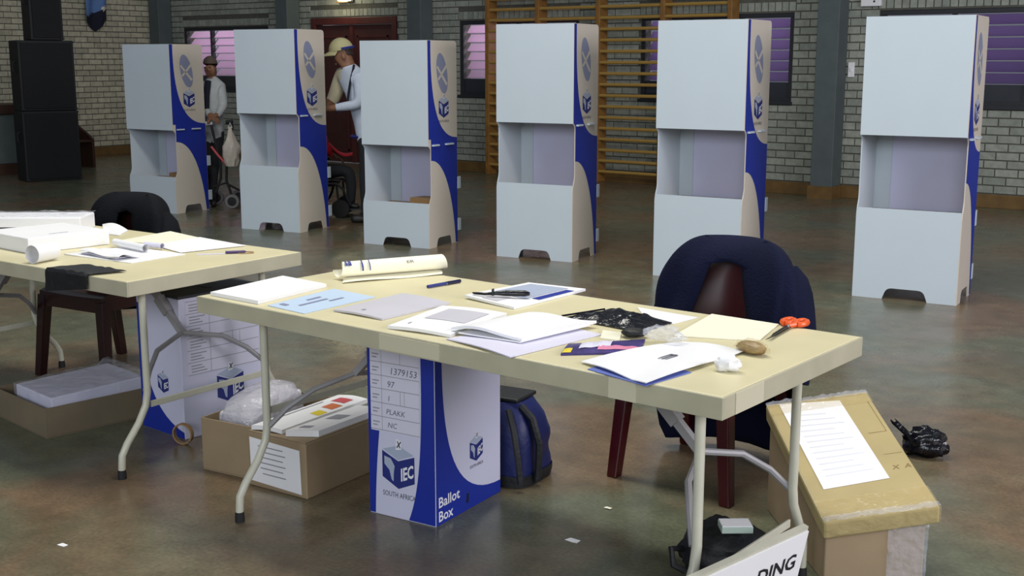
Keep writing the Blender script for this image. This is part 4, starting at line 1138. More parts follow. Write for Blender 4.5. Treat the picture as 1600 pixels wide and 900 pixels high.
# ================================================================== PAPERS ON THE FOREGROUND TABLE
def Q(*pp, z=TZ): return [P(x, y, z) for x, y in pp]
Z0 = TZ + 0.0006
o, fn, ct = slab('paper_stack', Q((329, 462), (403, 476), (510, 449), (442, 436)), Z0, 0.012, M_white, 'thick stack of white paper at the left corner of the foreground table', 'paper stack')
o, fn, ct = slab('paper_sheet', Q((418, 478), (475, 491), (587, 465), (521, 452)), Z0, 0.0016, M_bluepaper, 'pale blue printed sheet beside the white stack on the foreground table', 'paper')
marks(o, fn, ct, Z0, [(0.12, 0.1, 0.3, 0.16), (0.45, 0.2, 0.52, 0.6), (0.25, 0.42, 0.32, 0.62), (0.6, 0.55, 0.66, 0.75)], M_grey_blue)
o, fn, ct = slab('booklet', Q((521, 487), (597, 501), (703, 476), (628, 461)), Z0, 0.006, M_greypaper, 'pale grey booklet next to the blue sheet on the foreground table', 'booklet', curl=lambda u, v: 0.004 * math.sin(PI * u))
marks(o, fn, ct, Z0, [(0.4, 0.12, 0.46, 0.16)], M_ink_lt)
o, fn, ct = slab('paper_pad', Q((605, 514), (703, 528), (792, 494), (692, 482)), Z0, 0.009, M_white, 'white pad with a grey printed block in the middle of the foreground table', 'paper pad', curl=lambda u, v: 0.004 * math.sin(PI * u))
marks(o, fn, ct, Z0, [(0.22, 0.40, 0.85, 0.86)], M_greypaper, 'grey_block'); marks(o, fn, ct, Z0, [(0.2, 0.14, 0.215, 0.2)], M_ink)
o, fn, ct = slab('paper_sheet', Q((697, 531), (797, 560), (940, 524), (850, 503)), Z0, 0.003, M_lilac, 'lower lilac-white sheet at the front edge of the foreground table, under white sheets', 'paper', curl=lambda u, v: 0.005 * math.sin(3 * u) * (1 - v))
o, fn, ct = slab('paper_pile', Q((705, 523), (815, 541), (932, 512), (826, 498)), Z0 + 0.0125, 0.008, M_white, 'curling white paper pile lying over the lilac sheet in mid table', 'paper pile', curl=lambda u, v: 0.012 * (1 - v) ** 3 * math.sin(PI * u) + 0.004 * math.sin(2 * PI * u))
# support sheet filling between the lilac sheet and the curled pile
o2, fn2, ct2 = slab('paper_sheet', Q((716, 526), (812, 541), (922, 514), (830, 500)), Z0 + 0.0085, 0.0035, M_white, 'white sheet sandwiched between the lilac sheet and the curling pile', 'paper')
# magazine with dark slim case
o, fn, ct = slab('magazine', Q((726, 467), (803, 484), (915, 455), (826, 445)), Z0, 0.008, M_white, 'glossy white and blue magazine near the back edge of the foreground table', 'magazine', curl=lambda u, v: 0.005 * (1 - u) * (1 - v))
marks(o, fn, ct, Z0, [(0.12, 0.3, 0.8, 0.92)], M_pale_blue, 'pale_panel'); marks(o, fn, ct, Z0, [(0.84, 0.35, 0.98, 0.85)], M_blue, 'blue_band'); marks(o, fn, ct, Z0, [(0.3, 0.04, 0.6, 0.25)], M_greypaper, 'grey_panel'); marks(o, fn, ct, Z0, [(0.2, 0.5, 0.24, 0.9), (0.5, 0.6, 0.53, 0.9)], M_navy)
zz = Z0 + 0.0145
a, b = P(738, 462, zz), P(828, 464, zz)
root = empty('slim_case', a.lerp(b, 0.5), math.atan2(b.y - a.y, b.x - a.x), 'slim glossy black object with a hooked end lying on the magazine', 'case')
ln = (b - a).length
mb = MB(); mb.tube([(-ln * 0.10, 0, 0.010), (ln * 0.1, 0, 0.011), (ln * 0.42, 0, 0.011), (ln * 0.5, 0, 0.010)], [0.006, 0.010, 0.010, 0.005], 10); mb.build('barrel', M_black_gloss, root, smooth=True)
mb = MB(); mb.tube([(-ln * 0.10, 0, 0.009), (-ln * 0.3, 0.004, 0.006), (-ln * 0.48, 0.02, 0.004), (-ln * 0.52, 0.03, 0.004)], [0.006, 0.005, 0.004, 0.002], 8); mb.build('hooked_arm', M_black_gloss, root, smooth=True)
mb = MB(); mb.box(-ln * 0.16, -ln * 0.12, -0.008, 0.008, 0.002, 0.024); mb.build('clip', M_black_gloss, root, bevel=0.002)
# pen
zz = TZ + 0.0008
a, b = P(668, 448, zz + 0.006), P(719, 439, zz + 0.006)
root = empty('pen', (a.lerp(b, 0.5).x, a.lerp(b, 0.5).y, zz), math.atan2(b.y - a.y, b.x - a.x), 'dark blue pen on the foreground table beside the rolled poster', 'pen')
ln = (b - a).length
mb = MB(); mb.tube([(-ln / 2, 0, 0.0062), (ln * 0.05, 0, 0.0062)], 0.0056, 10); mb.build('barrel', M_navy, root, smooth=True)
mb = MB(); mb.tube([(ln * 0.07, 0, 0.0062), (ln / 2, 0, 0.0062)], 0.0062, 10); cpn = mb.build('cap', mat('dark_navy_plastic', (20, 22, 64), 0.3), root, smooth=True)
mb = MB(); mb.tube([(ln * 0.05, 0, 0.0062), (ln * 0.07, 0, 0.0062)], 0.0064, 10); mb.build('ring', M_metal, root, smooth=True)
# rolled poster
a, b = P(536, 437, TZ), P(690, 424, TZ)
root = empty('rolled_poster', (a.lerp(b, 0.5).x, a.lerp(b, 0.5).y, TZ + 0.0006), math.atan2(b.y - a.y, b.x - a.x), 'loosely rolled cream poster at the back left of the foreground table', 'poster')
ln = (b - a).length
def roll(u, v):
    # u along, v round the spiral (0 = outer free edge lying on the table)
    r = 0.033 - 0.010 * v; an = -PI / 2 - 0.4 + v * 2.6 * PI
    x = -ln / 2 + ln * u
    if v < 0.10:
        t = v / 0.10
        y = -0.075 + t * 0.06; z = 0.003 + 0.002 * math.sin(u * 7)
        e = Vector((x - 0.03 * (1 - t), y, z)); 
        s = Vector((x, r * math.cos(an), 0.0345 + r * math.sin(an)))
        return e.lerp(s, t ** 2)
    return Vector((x + 0.05 * (v - 0.4) * (1 if u > 0.5 else -1), r * math.cos(an), 0.0345 + r * math.sin(an)))
mb = MB(); mb.grid(roll, 24, 48)
mb.v = [(v[0], v[1], max(0.0006, v[2])) for v in mb.v]
ro = mb.build('paper', M_cream, root, smooth=True)
mb = MB()
for x, wd in ((-0.14, 0.006), (-0.11, 0.004), (-0.19, 0.012), (-0.205, 0.008)):
    pts = [(x * ln / 0.42, 0.0345 * math.cos(t), 0.0345 + 0.0345 * math.sin(t)) for t in [PI * 0.62 + 0.16 * k for k in range(5 if wd > 0.007 else 9)]]
    for k in range(len(pts) - 1):
        p, q_ = Vector(pts[k]), Vector(pts[k + 1]); d = Vector((wd / 2, 0, 0)); mb.add([p - d, p + d, q_ + d, q_ - d], [(0, 1, 2, 3)])
mb.build('print', M_navy, root)
mb = MB(); fr_ = lambda u, v, l: Vector((0.04 + u, 0.0346 * math.cos(PI - 0.35 - v), 0.0345 + 0.0346 * math.sin(PI - 0.35 - v)))
put_text(mb, 'ER', fr_, 0.45, 0.0, 0.0, 0, width=0.03); mb.build('lettering', M_ink, root)
# black crumpled plastic and its pouch
ctr = P(965, 505, TZ)
root = empty('black_plastic_bag', (ctr.x, ctr.y, TZ + 0.0006), 0, 'flattened black plastic bag lying on the foreground table by white papers', 'plastic bag')
qq = Q((882, 498), (1000, 521), (1050, 506), (962, 485))
def bagflat(u, v):
    A, B, C, D = qq
    p = A * (1 - u) * (1 - v) + B * u * (1 - v) + C * u * v + D * (1 - u) * v
    e = min(u, 1 - u, v, 1 - v) * 4; e = min(1, e)
    return Vector((p.x - ctr.x, p.y - ctr.y, 0.004 + e * (0.014 + 0.02 * abs(noise.noise(Vector((u * 5, v * 4, 9)))))))
mb = MB(); mb.grid(bagflat, 22, 16, thick=lambda u, v: Vector((0, 0, -0.0035))); mb.build('film', M_black_gloss, root, smooth=True)
mb = MB(); mb.tube([tuple(bagflat(0.0, 0.0) + Vector((-0.01, 0, 0.003))), tuple(bagflat(0.08, 0.3) + Vector((0, 0, 0.004))), tuple(bagflat(0.15, 0.6) + Vector((0, 0, 0.003)))], 0.003, 6); mb.build('fold', M_black_gloss, root)
c = P(990, 527, TZ)
root = empty('pouch', (c.x, c.y, TZ + 0.0006), math.radians(20), 'small black pouch in front of the black plastic bag', 'pouch')
mb = MB(); mb.grid(blob(0.036, 0.03, 0.013, 3.3, 0.12, 0.0135), 28, 14)
mb.build('body', M_bag_black, root, smooth=True, weld=True)
mb = MB(); mb.tube([(-0.025, -0.012, 0.02), (0.0, -0.016, 0.024), (0.025, -0.012, 0.02)], 0.0015, 6); mb.build('zip', M_black_gloss, root)
o, fn, ct = slab('tag', Q((938, 530), (968, 534), (971, 522), (942, 518)), Z0, 0.004, M_cream, 'small cream tag lying beside the black pouch', 'tag')
# coloured packet
o, fn, ct = slab('snack_packet', Q((876, 556), (1000, 553), (1008, 533), (888, 540)), Z0, 0.005, M_purple, 'shiny purple and blue packet with yellow corner on the foreground table', 'packet', curl=lambda u, v: 0.010 * math.sin(PI * v) * math.sin(PI * u) + 0.0015 * (1 + math.sin(u * 30)) * math.sin(PI * v))
marks(o, fn, ct, Z0, [(0.2, 0.25, 0.6, 0.9)], M_lilac, 'pale_panel'); marks(o, fn, ct, Z0, [(0.45, 0.12, 0.98, 0.3)], M_pink, 'pink_stripe'); marks(o, fn, ct, Z0, [(0.01, 0.05, 0.12, 0.35)], M_yellow, 'yellow_corner')
# sheets at the right end
o, fn, ct = slab('paper_sheet', Q((1010, 500), (1052, 507), (1090, 497), (996, 481)), Z0, 0.0018, M_white, 'white sheet at the table back edge, half under the black plastic bag', 'paper')
o, fn, ct = slab('paper_sheet', Q((1052, 526), (1186, 534), (1217, 508), (1112, 492)), Z0, 0.003, M_cream, 'cream sheet in front of the navy jacket, left of the scissors', 'paper')
o, fn, ct = slab('paper_sheet', Q((918, 578), (1008, 604), (1080, 583), (990, 555)), Z0, 0.0018, mat('blue_paper', (96, 112, 186), 0.6), 'blue sheet peeping out under the big white sheet at table front', 'paper')
o, fn, ct = slab('paper_sheet', Q((907, 568), (1009, 604), (1168, 551), (1066, 537)), Z0 + 0.0026, 0.0025, M_white, 'big crumpled white sheet with black mark at the table front right', 'paper', curl=lambda u, v: 0.006 * abs(math.sin(u * 4 + v * 3)) + 0.008 * v * (1 - v))
marks(o, fn, ct, Z0 + 0.0026, [(0.46, 0.44, 0.49, 0.58), (0.52, 0.44, 0.55, 0.56), (0.46, 0.55, 0.58, 0.575), (0.58, 0.44, 0.60, 0.56)], M_ink, 'black_mark')
# clear wrap
c = P(1037, 538, TZ)
root = empty('plastic_wrap', (c.x, c.y, TZ + 0.0125), 0, 'crumpled clear plastic wrap between the packet and the big white sheet', 'plastic wrap')
mb = MB(); mb.grid(blob(0.055, 0.035, 0.022, 8.1, 0.45, 0.016), 34, 20); mb.build('film', M_film, root, smooth=True, weld=True)
# tissue, wrapped brown roll, scissors
c = P(1137, 580, TZ)
root = empty('tissue', (c.x, c.y, TZ + 0.0006), 0.4, 'crumpled white tissue at the front right of the foreground table', 'tissue')
mb = MB(); mb.grid(blob(0.032, 0.022, 0.022, 1.1, 0.3, 0.018), 26, 16); mb.build('wad', M_white, root, smooth=True, weld=True)
c = P(1174, 553, TZ)
root = empty('wrapped_roll', (c.x, c.y, TZ + 0.0006), math.radians(-14), 'brown roll in a clear wrapper near the right end of the table', 'food packet')
mb = MB(); mb.grid(blob(0.046, 0.024, 0.017, 6.1, 0.12, 0.0165), 28, 16); mb.build('roll', M_bun, root, smooth=True, weld=True)
mb = MB(); mb.grid(blob(0.052, 0.028, 0.019, 9.1, 0.3, 0.0185), 28, 16); mb.build('wrapper', M_tape, root, smooth=True, weld=True)
h, t = P(1237, 511, TZ), P(1204, 531, TZ)
root = empty('scissors', (h.x, h.y, TZ + 0.0006), math.atan2(t.y - h.y, t.x - h.x), 'scissors with orange handles at the back right of the foreground table', 'scissors')
ln = (t - h).length * 1.15
for s in (-1, 1):
    mb = MB(); pts = [(-0.028 + 0.030 * math.cos(a_), s * (0.019 + 0.0155 * math.sin(a_)), 0.009) for a_ in [2 * PI * k / 20 for k in range(21)]]
    mb.tube(pts, 0.0085, 8); mb.tube([(0.0, s * 0.014, 0.009), (0.02, s * 0.004, 0.009), (0.032, -s * 0.001, 0.009)], [0.0085, 0.007, 0.005], 8)
    mb.build('handle', M_orange, root, smooth=True)
    mb = MB(); mb.prism([(0.024, -0.007), (0.03, 0.006), (ln * 0.7, 0.004), (ln, s * 0.006), (ln * 0.7, -0.005)], lambda u, v, w: Vector((u, v - s * 0.001, w)), 0.006 + 0.002 * s, 0.0078 + 0.002 * s); mb.build('blade', M_steel, root)
mb = MB(); mb.lathe([(0.004, 0.004), (0.004, 0.013), (0.002, 0.014)], 10, Matrix.Translation((0.034, 0, 0))); mb.build('pivot_screw', M_metal, root, smooth=True)

# ================================================================== THINGS ON THE LEFT TABLE
a = P(45, 397, TZ); b = P(172, 382, TZ)
root = empty('paper_pack', (a.x, a.y, Z0), math.atan2(b.y - a.y, b.x - a.x), 'big white ream of forms at the front of the left table', 'paper pack')
ln = (b - a).length
mb = MB(); mb.hexa([(0, 0, 0), (ln, 0, 0), (ln - 0.02, 0.36, 0), (-0.02, 0.36, 0)], [(0, 0, 0.062), (ln, 0, 0.062), (ln - 0.02, 0.36, 0.062), (-0.02, 0.36, 0.062)]); mb.build('ream', M_white, root, bevel=0.004)
mb = MB(); mb.box(0.12, 0.2, 0.06, 0.065, 0.0622, 0.0632); mb.build('print', M_ink_lt, root)
a = P(-8, 379, TZ); b = P(132, 368, TZ)
root = empty('paper_pack', (a.x, a.y + 0.02, Z0), math.atan2(b.y - a.y, b.x - a.x) + 0.03, 'plastic wrapped white paper pack at the back of the left table', 'paper pack')
BK = PY(134, 335, 3.2)
root.location = (-5.13, 2.83, Z0); root.rotation_euler = (0, 0, math.radians(38))
mb = MB(); mb.box(-0.06, 0.47, 0, 0.20, 0, 0.07); mb.build('ream', M_white, root, bevel=0.006)
mb = MB(); mb.grid(lambda u, v: Vector((-0.07 + 0.55 * u, -0.006 + 0.212 * v, 0.074 + 0.016 * abs(noise.noise(Vector((u * 8, v * 5, 3)))))), 30, 12); mb.build('plastic_film', M_film, root, smooth=True)
c = P(15, 367, TZ)
root = empty('binder', (-4.93, 2.80, Z0), math.radians(38), 'dark grey binder beside the wrapped pack at the left edge', 'binder')
mb = MB(); mb.box(-0.2, 0.10, -0.035, 0.035, 0, 0.008); mb.build('cover', M_black, root, bevel=0.002); mb = MB(); mb.box(-0.19, 0.092, -0.033, 0.031, 0.0085, 0.034); mb.build('sheets', M_greypaper, root); mb = MB(); mb.box(-0.2, 0.10, -0.035, 0.035, 0.0345, 0.042); mb.build('cover', M_black, root, bevel=0.002)
o, fn, ct = slab('paper_sheet', Q((162, 366), (186, 369), (200, 361), (160, 352)), Z0, 0.004, M_white, 'white curling sheet behind the big ream on the left table', 'paper', curl=lambda u, v: 0.03 * max(0, v - 0.4) * math.sin(PI * u))
# short paper tube
a = P(62, 410, TZ); b = P(92, 404, TZ)
root = empty('paper_tube', (a.x, a.y, Z0), math.atan2(b.y - a.y, b.x - a.x), 'short white paper tube lying in front of the big ream', 'paper tube')
mb = MB()
for r0, r1 in ((0.035, 0.0335),):
    n = 26
    ring = lambda r, x: [(x, r * math.cos(2 * PI * k / n), 0.0355 + r * math.sin(2 * PI * k / n)) for k in range(n)]
    L0, L1 = -0.035, 0.075
    vs_ = ring(r0, L0) + ring(r0, L1) + ring(r1, L1) + ring(r1, L0)
    fs2 = []
    for i in range(4):
        for k in range(n): fs2.append((i * n + k, i * n + (k + 1) % n, ((i + 1) % 4) * n + (k + 1) % n, ((i + 1) % 4) * n + k))
    mb.add(vs_, fs2)
mb.build('tube', M_white, root, smooth=True)
# folded ballot papers
for i, (pa_, pb_, r, lab) in enumerate((((142, 396), (203, 407), 0.012, 'flat folded white ballot slip nearest the black cloth on the left table'), ((180, 386), (228, 396), 0.016, 'rolled white ballot slip in the middle of the left table'), ((226, 388), (254, 391), 0.012, 'short rolled white ballot slip next to the longer rolled slip'))):
    a, b = P(*pa_, TZ), P(*pb_, TZ)
    root = empty('folded_slip', (a.x, a.y, Z0 + 0.004), math.atan2(b.y - a.y, b.x - a.x), lab, 'ballot slip', 'folded ballot slips')
    ln = (b - a).length
    if i == 0:
        mb = MB(); mb.grid(lambda u, v: Vector((ln * u, -0.05 + 0.10 * v, 0.014 + 0.008 * math.sin(v * 6) + 0.004 * math.sin(u * 7))), 12, 10, thick=Vector((0, 0, -0.003))); mb.build('slip', M_white, root, smooth=True)
        mb = MB(); mb.grid(lambda u, v: Vector((ln * u * 0.9, -0.045 + 0.09 * v, 0.003 + 0.004 * math.sin(u * 5) ** 2)), 8, 6, thick=Vector((0, 0, -0.002))); mb.build('slip', M_lilac, root, smooth=True)
    else:
        mb = MB(); mb.grid(lambda u, v: Vector((ln * u, (r * (1 - 0.3 * v)) * math.cos(v * 11), r + (r * (1 - 0.3 * v)) * math.sin(v * 11))), 6, 40); mb.build('slip', M_white if i == 1 else M_lilac, root, smooth=True)
o, fn, ct = slab('paper_sheet', Q((100, 398), (205, 412), (290, 398), (200, 386)), Z0, 0.003, M_white, 'white sheet beneath the folded ballot slips on the left table', 'paper')
o, fn, ct = slab('paper_sheet', Q((183, 377), (258, 383), (316, 373), (266, 362)), Z0, 0.002, M_cream, 'cream sheet at the back of the left table, before the chair', 'paper')
o, fn, ct = slab('paper_sheet', Q((238, 384), (282, 396), (384, 385), (312, 372)), Z0 + 0.0022, 0.002, M_white, 'white sheet at the right of the left table, overlapping the cream sheet', 'paper')
# pen with a strap
a, b = P(308, 397, TZ + 0.004), P(388, 394, TZ + 0.004)
root = empty('pen', (a.lerp(b, 0.5).x, a.lerp(b, 0.5).y, Z0), math.atan2(b.y - a.y, b.x - a.x), 'purple pen on a pale strap near the right end of the left table', 'pen')
ln = (b - a).length
mb = MB(); mb.tube([(ln * 0.05, 0, 0.0062), (ln * 0.42, 0, 0.0062), (ln * 0.46, 0, 0.0062)], [0.006, 0.006, 0.002], 10); mb.build('barrel', mat('purple_plastic', (70, 52, 100), 0.35), root, smooth=True)
mb = MB(); mb.box(-ln * 0.5, ln * 0.05, -0.006, 0.006, 0.0002, 0.003); mb.build('strap', M_lilac, root)
mb = MB(); mb.tube([(ln * 0.5 + 0.03 * math.cos(t) - 0.01, 0.022 * math.sin(t), 0.0022) for t in [2 * PI * k / 18 for k in range(19)]], 0.002, 6); mb.build('cord_loop', M_kraft, root, smooth=True)
# dark cloth hanging over the front edge of the left table
fe0, fe1 = P(80, 427, TZ), P(134, 434, TZ)
def cloth(u, v):
    # u along the table edge, v from the table top over the edge and down
    X = -4.02 + 0.25 * u; yf = 2.90 - 0.42 + 0.0175 * (X + 4.54) - 0.006
    s = v * 0.24 + 0.10
    r = 0.010 * abs(noise.noise(Vector((u * 4, v * 4, 5))))
    if s < 0.23: return Vector((X + (0.23 - s) * 0.35, yf + (0.23 - s), Z0 + 0.005 + r))
    d = s - 0.23; d = min(d, 0.10)
    return Vector((X - 0.1 * d * (1 - u), yf - 0.006 - r, Z0 + 0.003 - d * (0.85 - 0.35 * u)))
mb = MB(); mb.grid(cloth, 16, 26, thick=lambda u, v: Vector((0, -0.002, 0.0015)))
ctr = cloth(0.5, 0.6)
tag(mb.build('black_cloth', M_bag_black, smooth=True, origin=ctr), 'black cloth hanging over the front edge of the left table', 'cloth')

# ================================================================== PEOPLE BEHIND THE BOOTHS
def seg_dist(p, a, b):
    ab = b - a; t = max(0, min(1, (p - a).dot(ab) / max(1e-9, ab.length_squared)))
    return (p - (a + ab * t)).length, t
def figure(name, loc, joints, bones, mats, root_joint, label, cat='person'):
    """joints: name -> (Vector world, radius or (rx, ry)); bones: (a, b, material index).  One continuous skinned body."""
    names = list(joints); idx = {n: i for i, n in enumerate(names)}
    me = bpy.data.meshes.new('skel'); me.from_pydata([tuple(joints[n][0]) for n in names], [(idx[a], idx[b]) for a, b, m in bones], [])
    o = bpy.data.objects.new('skel', me); COL.objects.link(o)
    md = o.modifiers.new('skin', 'SKIN'); md.use_smooth_shade = True
    sv = me.skin_vertices[0].data
    for n in names:
        r = joints[n][1]; sv[idx[n]].radius = r if isinstance(r, tuple) else (r, r)
        sv[idx[n]].use_root = (n == root_joint)
    sb = o.modifiers.new('sub', 'SUBSURF'); sb.levels = 2; sb.render_levels = 2
    dg = bpy.context.evaluated_depsgraph_get(); dg.update()
    m2 = bpy.data.meshes.new_from_object(o.evaluated_get(dg))
    bpy.data.objects.remove(o); bpy.data.meshes.remove(me)
    m2.name = 'body'; m2.materials.clear()
    for m in mats: m2.materials.append(m)
    bl = [(joints[a][0], joints[b][0], (joints[a][1] if not isinstance(joints[a][1], tuple) else sum(joints[a][1]) / 2), (joints[b][1] if not isinstance(joints[b][1], tuple) else sum(joints[b][1]) / 2), m) for a, b, m in bones]
    L = Vector(loc)
    for p in m2.polygons:
        c = p.center; best = None
        for a, b, ra, rb, m in bl:
            d, t = seg_dist(c, a, b); s = d / (ra + (rb - ra) * t)
            if best is None or s < best[0]: best = (s, m)
        p.material_index = best[1]; p.use_smooth = True
    for v in m2.vertices: v.co -= L
    root = empty(name, loc, 0, label, cat)
    bo = bpy.data.objects.new('body', m2); COL.objects.link(bo); bo.parent = root
    return root
def hand(joints, bones, wrist, direction, palm_up, m, pre, curl=0.35, size=0.085):
    d = Vector(direction).normalized(); n = Vector(palm_up).normalized(); s = d.cross(n).normalized(); n = s.cross(d)
    W = joints[wrist][0]
    joints[pre + 'palm'] = (W + d * size * 0.55, (0.034, 0.018)); bones.append((wrist, pre + 'palm', m))
    for k, (o_, l) in enumerate(((-1.5, 0.062), (-0.5, 0.072), (0.5, 0.068), (1.5, 0.052))):
        b0 = W + d * size * 0.95 + s * 0.017 * o_; b1 = b0 + d * l * 0.5 - n * l * curl * 0.4; b2 = b1 + d * l * 0.35 - n * l * curl
        joints[pre + 'f%d0' % k] = (b0, 0.0095); joints[pre + 'f%d1' % k] = (b1, 0.0088); joints[pre + 'f%d2' % k] = (b2, 0.0075)
        bones += [(pre + 'palm', pre + 'f%d0' % k, m), (pre + 'f%d0' % k, pre + 'f%d1' % k, m), (pre + 'f%d1' % k, pre + 'f%d2' % k, m)]
    t0 = W + d * size * 0.35 + s * 0.032; t1 = t0 + d * 0.032 + s * 0.018 - n * 0.01; t2 = t1 + d * 0.026 - n * 0.012
    joints[pre + 't0'] = (t0, 0.012); joints[pre + 't1'] = (t1, 0.0105); joints[pre + 't2'] = (t2, 0.008)
    bones += [(pre + 'palm', pre + 't0', m), (pre + 't0', pre + 't1', m), (pre + 't1', pre + 't2', m)]
LEFT = -RGT

# --- man in the khaki cap, bending to the left behind the third booth
G = P(574, 346); D0 = G.dot(FH)
def m_(px, py, dd=0.0): return PD(px, py, D0 + dd)
J = {}; B = []
J['pelvis'] = (m_(576, 218), (0.145, 0.11)); J['belly'] = (m_(571, 188), (0.145, 0.115)); J['chest'] = (m_(560, 148), (0.165, 0.125)); J['upper'] = (m_(553, 122), (0.13, 0.10))
J['neck'] = (m_(546, 104), 0.055); J['skull'] = (m_(537, 90), (0.074, 0.084)); J['crown'] = (m_(533, 78), (0.078, 0.088)); J['top'] = (m_(531, 70), (0.06, 0.07))
B += [('pelvis', 'belly', 0), ('belly', 'chest', 0), ('chest', 'upper', 0), ('upper', 'neck', 2), ('neck', 'skull', 2), ('skull', 'crown', 2), ('crown', 'top', 2)]
J['jaw'] = (m_(529, 99), 0.042); B.append(('skull', 'jaw', 2)); J['nose'] = (m_(522.5, 91, -0.01), 0.013); B.append(('skull', 'nose', 2))
# near (left) arm
J['shl'] = (m_(563, 122, -0.16), 0.072); J['ell'] = (m_(562, 163, -0.20), 0.056); J['wrl'] = (m_(525, 168, -0.20), 0.036); J['cul'] = (m_(517, 169.5, -0.20), 0.034)
B += [('upper', 'shl', 0), ('shl', 'ell', 0), ('ell', 'wrl', 0), ('wrl', 'cul', 2)]
hand(J, B, 'cul', LEFT + Vector((0, 0, -0.1)), Vector((0, 0, 1)), 2, 'hl')
# far (right) arm, jumper sleeve painted cream for the warm light on it
J['shr'] = (m_(535, 117, 0.12), 0.085); J['elr'] = (m_(520, 158, 0.10), 0.065); J['wrr'] = (m_(505, 172, 0.05), 0.036)
B += [('upper', 'shr', 1), ('shr', 'elr', 1), ('elr', 'wrr', 2)]
hand(J, B, 'wrr', LEFT + Vector((0, 0, -0.2)), Vector((0, 0, 1)), 2, 'hr')
for s, dd, kx, fx in (('l', -0.10, 570, 572), ('r', 0.10, 581, 585)):
    J['hip' + s] = (m_(575, 228, dd), 0.085); J['kne' + s] = (m_(kx, 285, dd), 0.058)
    ft = m_(fx, 340, dd); J['ank' + s] = (Vector((ft.x, ft.y, 0.09)), 0.042)
    J['toe' + s] = (Vector((ft.x, ft.y, 0.036)) + LEFT * 0.15, (0.045, 0.034))
    J['hee' + s] = (Vector((ft.x, ft.y, 0.036)), (0.045, 0.034))
    B += [('pelvis', 'hip' + s, 3), ('hip' + s, 'kne' + s, 3), ('kne' + s, 'ank' + s, 3), ('ank' + s, 'hee' + s, 4), ('hee' + s, 'toe' + s, 4)]
base = Vector((J['hipl'][0].x, J['hipl'][0].y, 0)).lerp(Vector((J['hipr'][0].x, J['hipr'][0].y, 0)), 0.5)
man = figure('person', base, J, B, [M_sweater, M_sweater_warm, M_skin1, M_trouser, M_shoe], 'pelvis', 'man in khaki cap and pale jumper leaning left between two booths')
# cap: dome with a peak to the left
ct = J['crown'][0]; axis_f = (LEFT * 0.95 + Vector((0, 0, -0.18)) - FH * 0.25).normalized(); axis_u = Vector((0, 0, 1)) + LEFT * 0.2; axis_u = (axis_u - axis_f * axis_u.dot(axis_f)).normalized(); axis_s = axis_f.cross(axis_u)
def capf(u, v):
    a = 2 * PI * u; b = v * PI / 2
    return ct - base + axis_f * (0.116 * math.cos(a) * math.cos(b)) + axis_s * (0.098 * math.sin(a) * math.cos(b)) + axis_u * (-0.005 + 0.118 * math.sin(b))
mb = MB(); mb.grid(capf, 28, 10); cap = mb.build('cap', M_cap, man, smooth=True, weld=True)
def peak(u, v):
    a = (u - 0.5) * 2.2
    r = 0.104 + 0.085 * v * math.cos(a * 0.75)
    return ct - base + axis_f * (r * math.cos(a)) + axis_s * (0.092 * math.sin(a)) + axis_u * (0.002 - 0.03 * v - 0.012 * a * a)
mb = MB(); mb.grid(peak, 14, 5, thick=axis_u * 0.006); mb.build('peak', M_cap, cap, smooth=True)
mb = MB(); pts = [capf(0.26 + 0.5 * k / 14, 0.0) + (capf(0.26 + 0.5 * k / 14, 0.0) - (ct - base)) * 0.03 + axis_u * 0.012 for k in range(15)]
mb.tube(pts, 0.012, 6); mb.build('cap_band', M_navy, cap, smooth=True)
hd = J['skull'][0] - base
def nape(u, v):
    a = PI + (u - 0.5) * 2.4
    return ct - base + axis_f * (0.094 * math.cos(a)) + axis_s * (0.088 * math.sin(a)) - axis_u * (0.002 + 0.065 * v) * (1 - 0.9 * (u - 0.5) ** 2)
mb = MB(); mb.grid(nape, 16, 6, thick=axis_u * 0.001 - axis_f * 0.006); mb.build('hair', M_hair, man, smooth=True)
mb = MB(); ec = ct - base + axis_f * 0.070 - FH * 0.052 - axis_u * 0.045
for k in (0, 1):
    mb.lathe([(0.001, -0.008), (0.008, -0.005), (0.010, 0.0), (0.008, 0.005), (0.001, 0.008)], 10, Matrix.Translation(ec + axis_s * (0.0 if k == 0 else -0.06) + axis_f * (0.0 if k == 0 else 0.03)))
mb.build('eye', M_hair, man, smooth=True)
mb = MB(); mb.tube([hd + axis_f * 0.075 - FH * 0.045 - axis_u * 0.045, hd + axis_f * 0.095 - axis_u * 0.05, hd + axis_f * 0.075 + FH * 0.04 - axis_u * 0.045], 0.007, 6); mb.build('mouth', mat('lip', (104, 62, 50), 0.5), man, smooth=True)
mb = MB(); mb.grid(blob(0.012, 0.02, 0.032, 1.0, 0.05, 0.0), 10, 8)
ear = hd - FH * 0.086 - axis_f * 0.012 + Vector((0, 0, 0.01))
mb = MB(); mb.grid(lambda u, v: ear + axis_f * (0.018 * math.cos(2 * PI * u) * math.cos(PI * (v - 0.5))) + axis_u * (0.032 * math.sin(2 * PI * u) * math.cos(PI * (v - 0.5))) - FH * (0.010 * math.sin(PI * (v - 0.5))), 14, 8); mb.build('ear', M_skin1, man, smooth=True)
pts = [m_(553, 102, -0.06) - base, m_(552, 108, -0.12) - base, m_(549.5, 118, -0.165) - base, m_(547, 130, -0.185) - base, m_(544.5, 146, -0.19) - base, m_(543, 160, -0.19) - base]
mb = MB(); mb.tube(pts, 0.011, 6); mb.build('lanyard', M_flag_dk, man, smooth=True)
mb = MB(); mb.tube([m_(527.5, 161, -0.20) - base, m_(529, 168, -0.225) - base, m_(530, 175.5, -0.20) - base], 0.009, 6); mb.build('cuff_band', M_navy, man, smooth=True)
pts = [m_(576, 213, 0.0) + RGT * 0.158 * math.cos(t) + FH * 0.135 * math.sin(t) - base for t in [2 * PI * k / 20 for k in range(21)]]
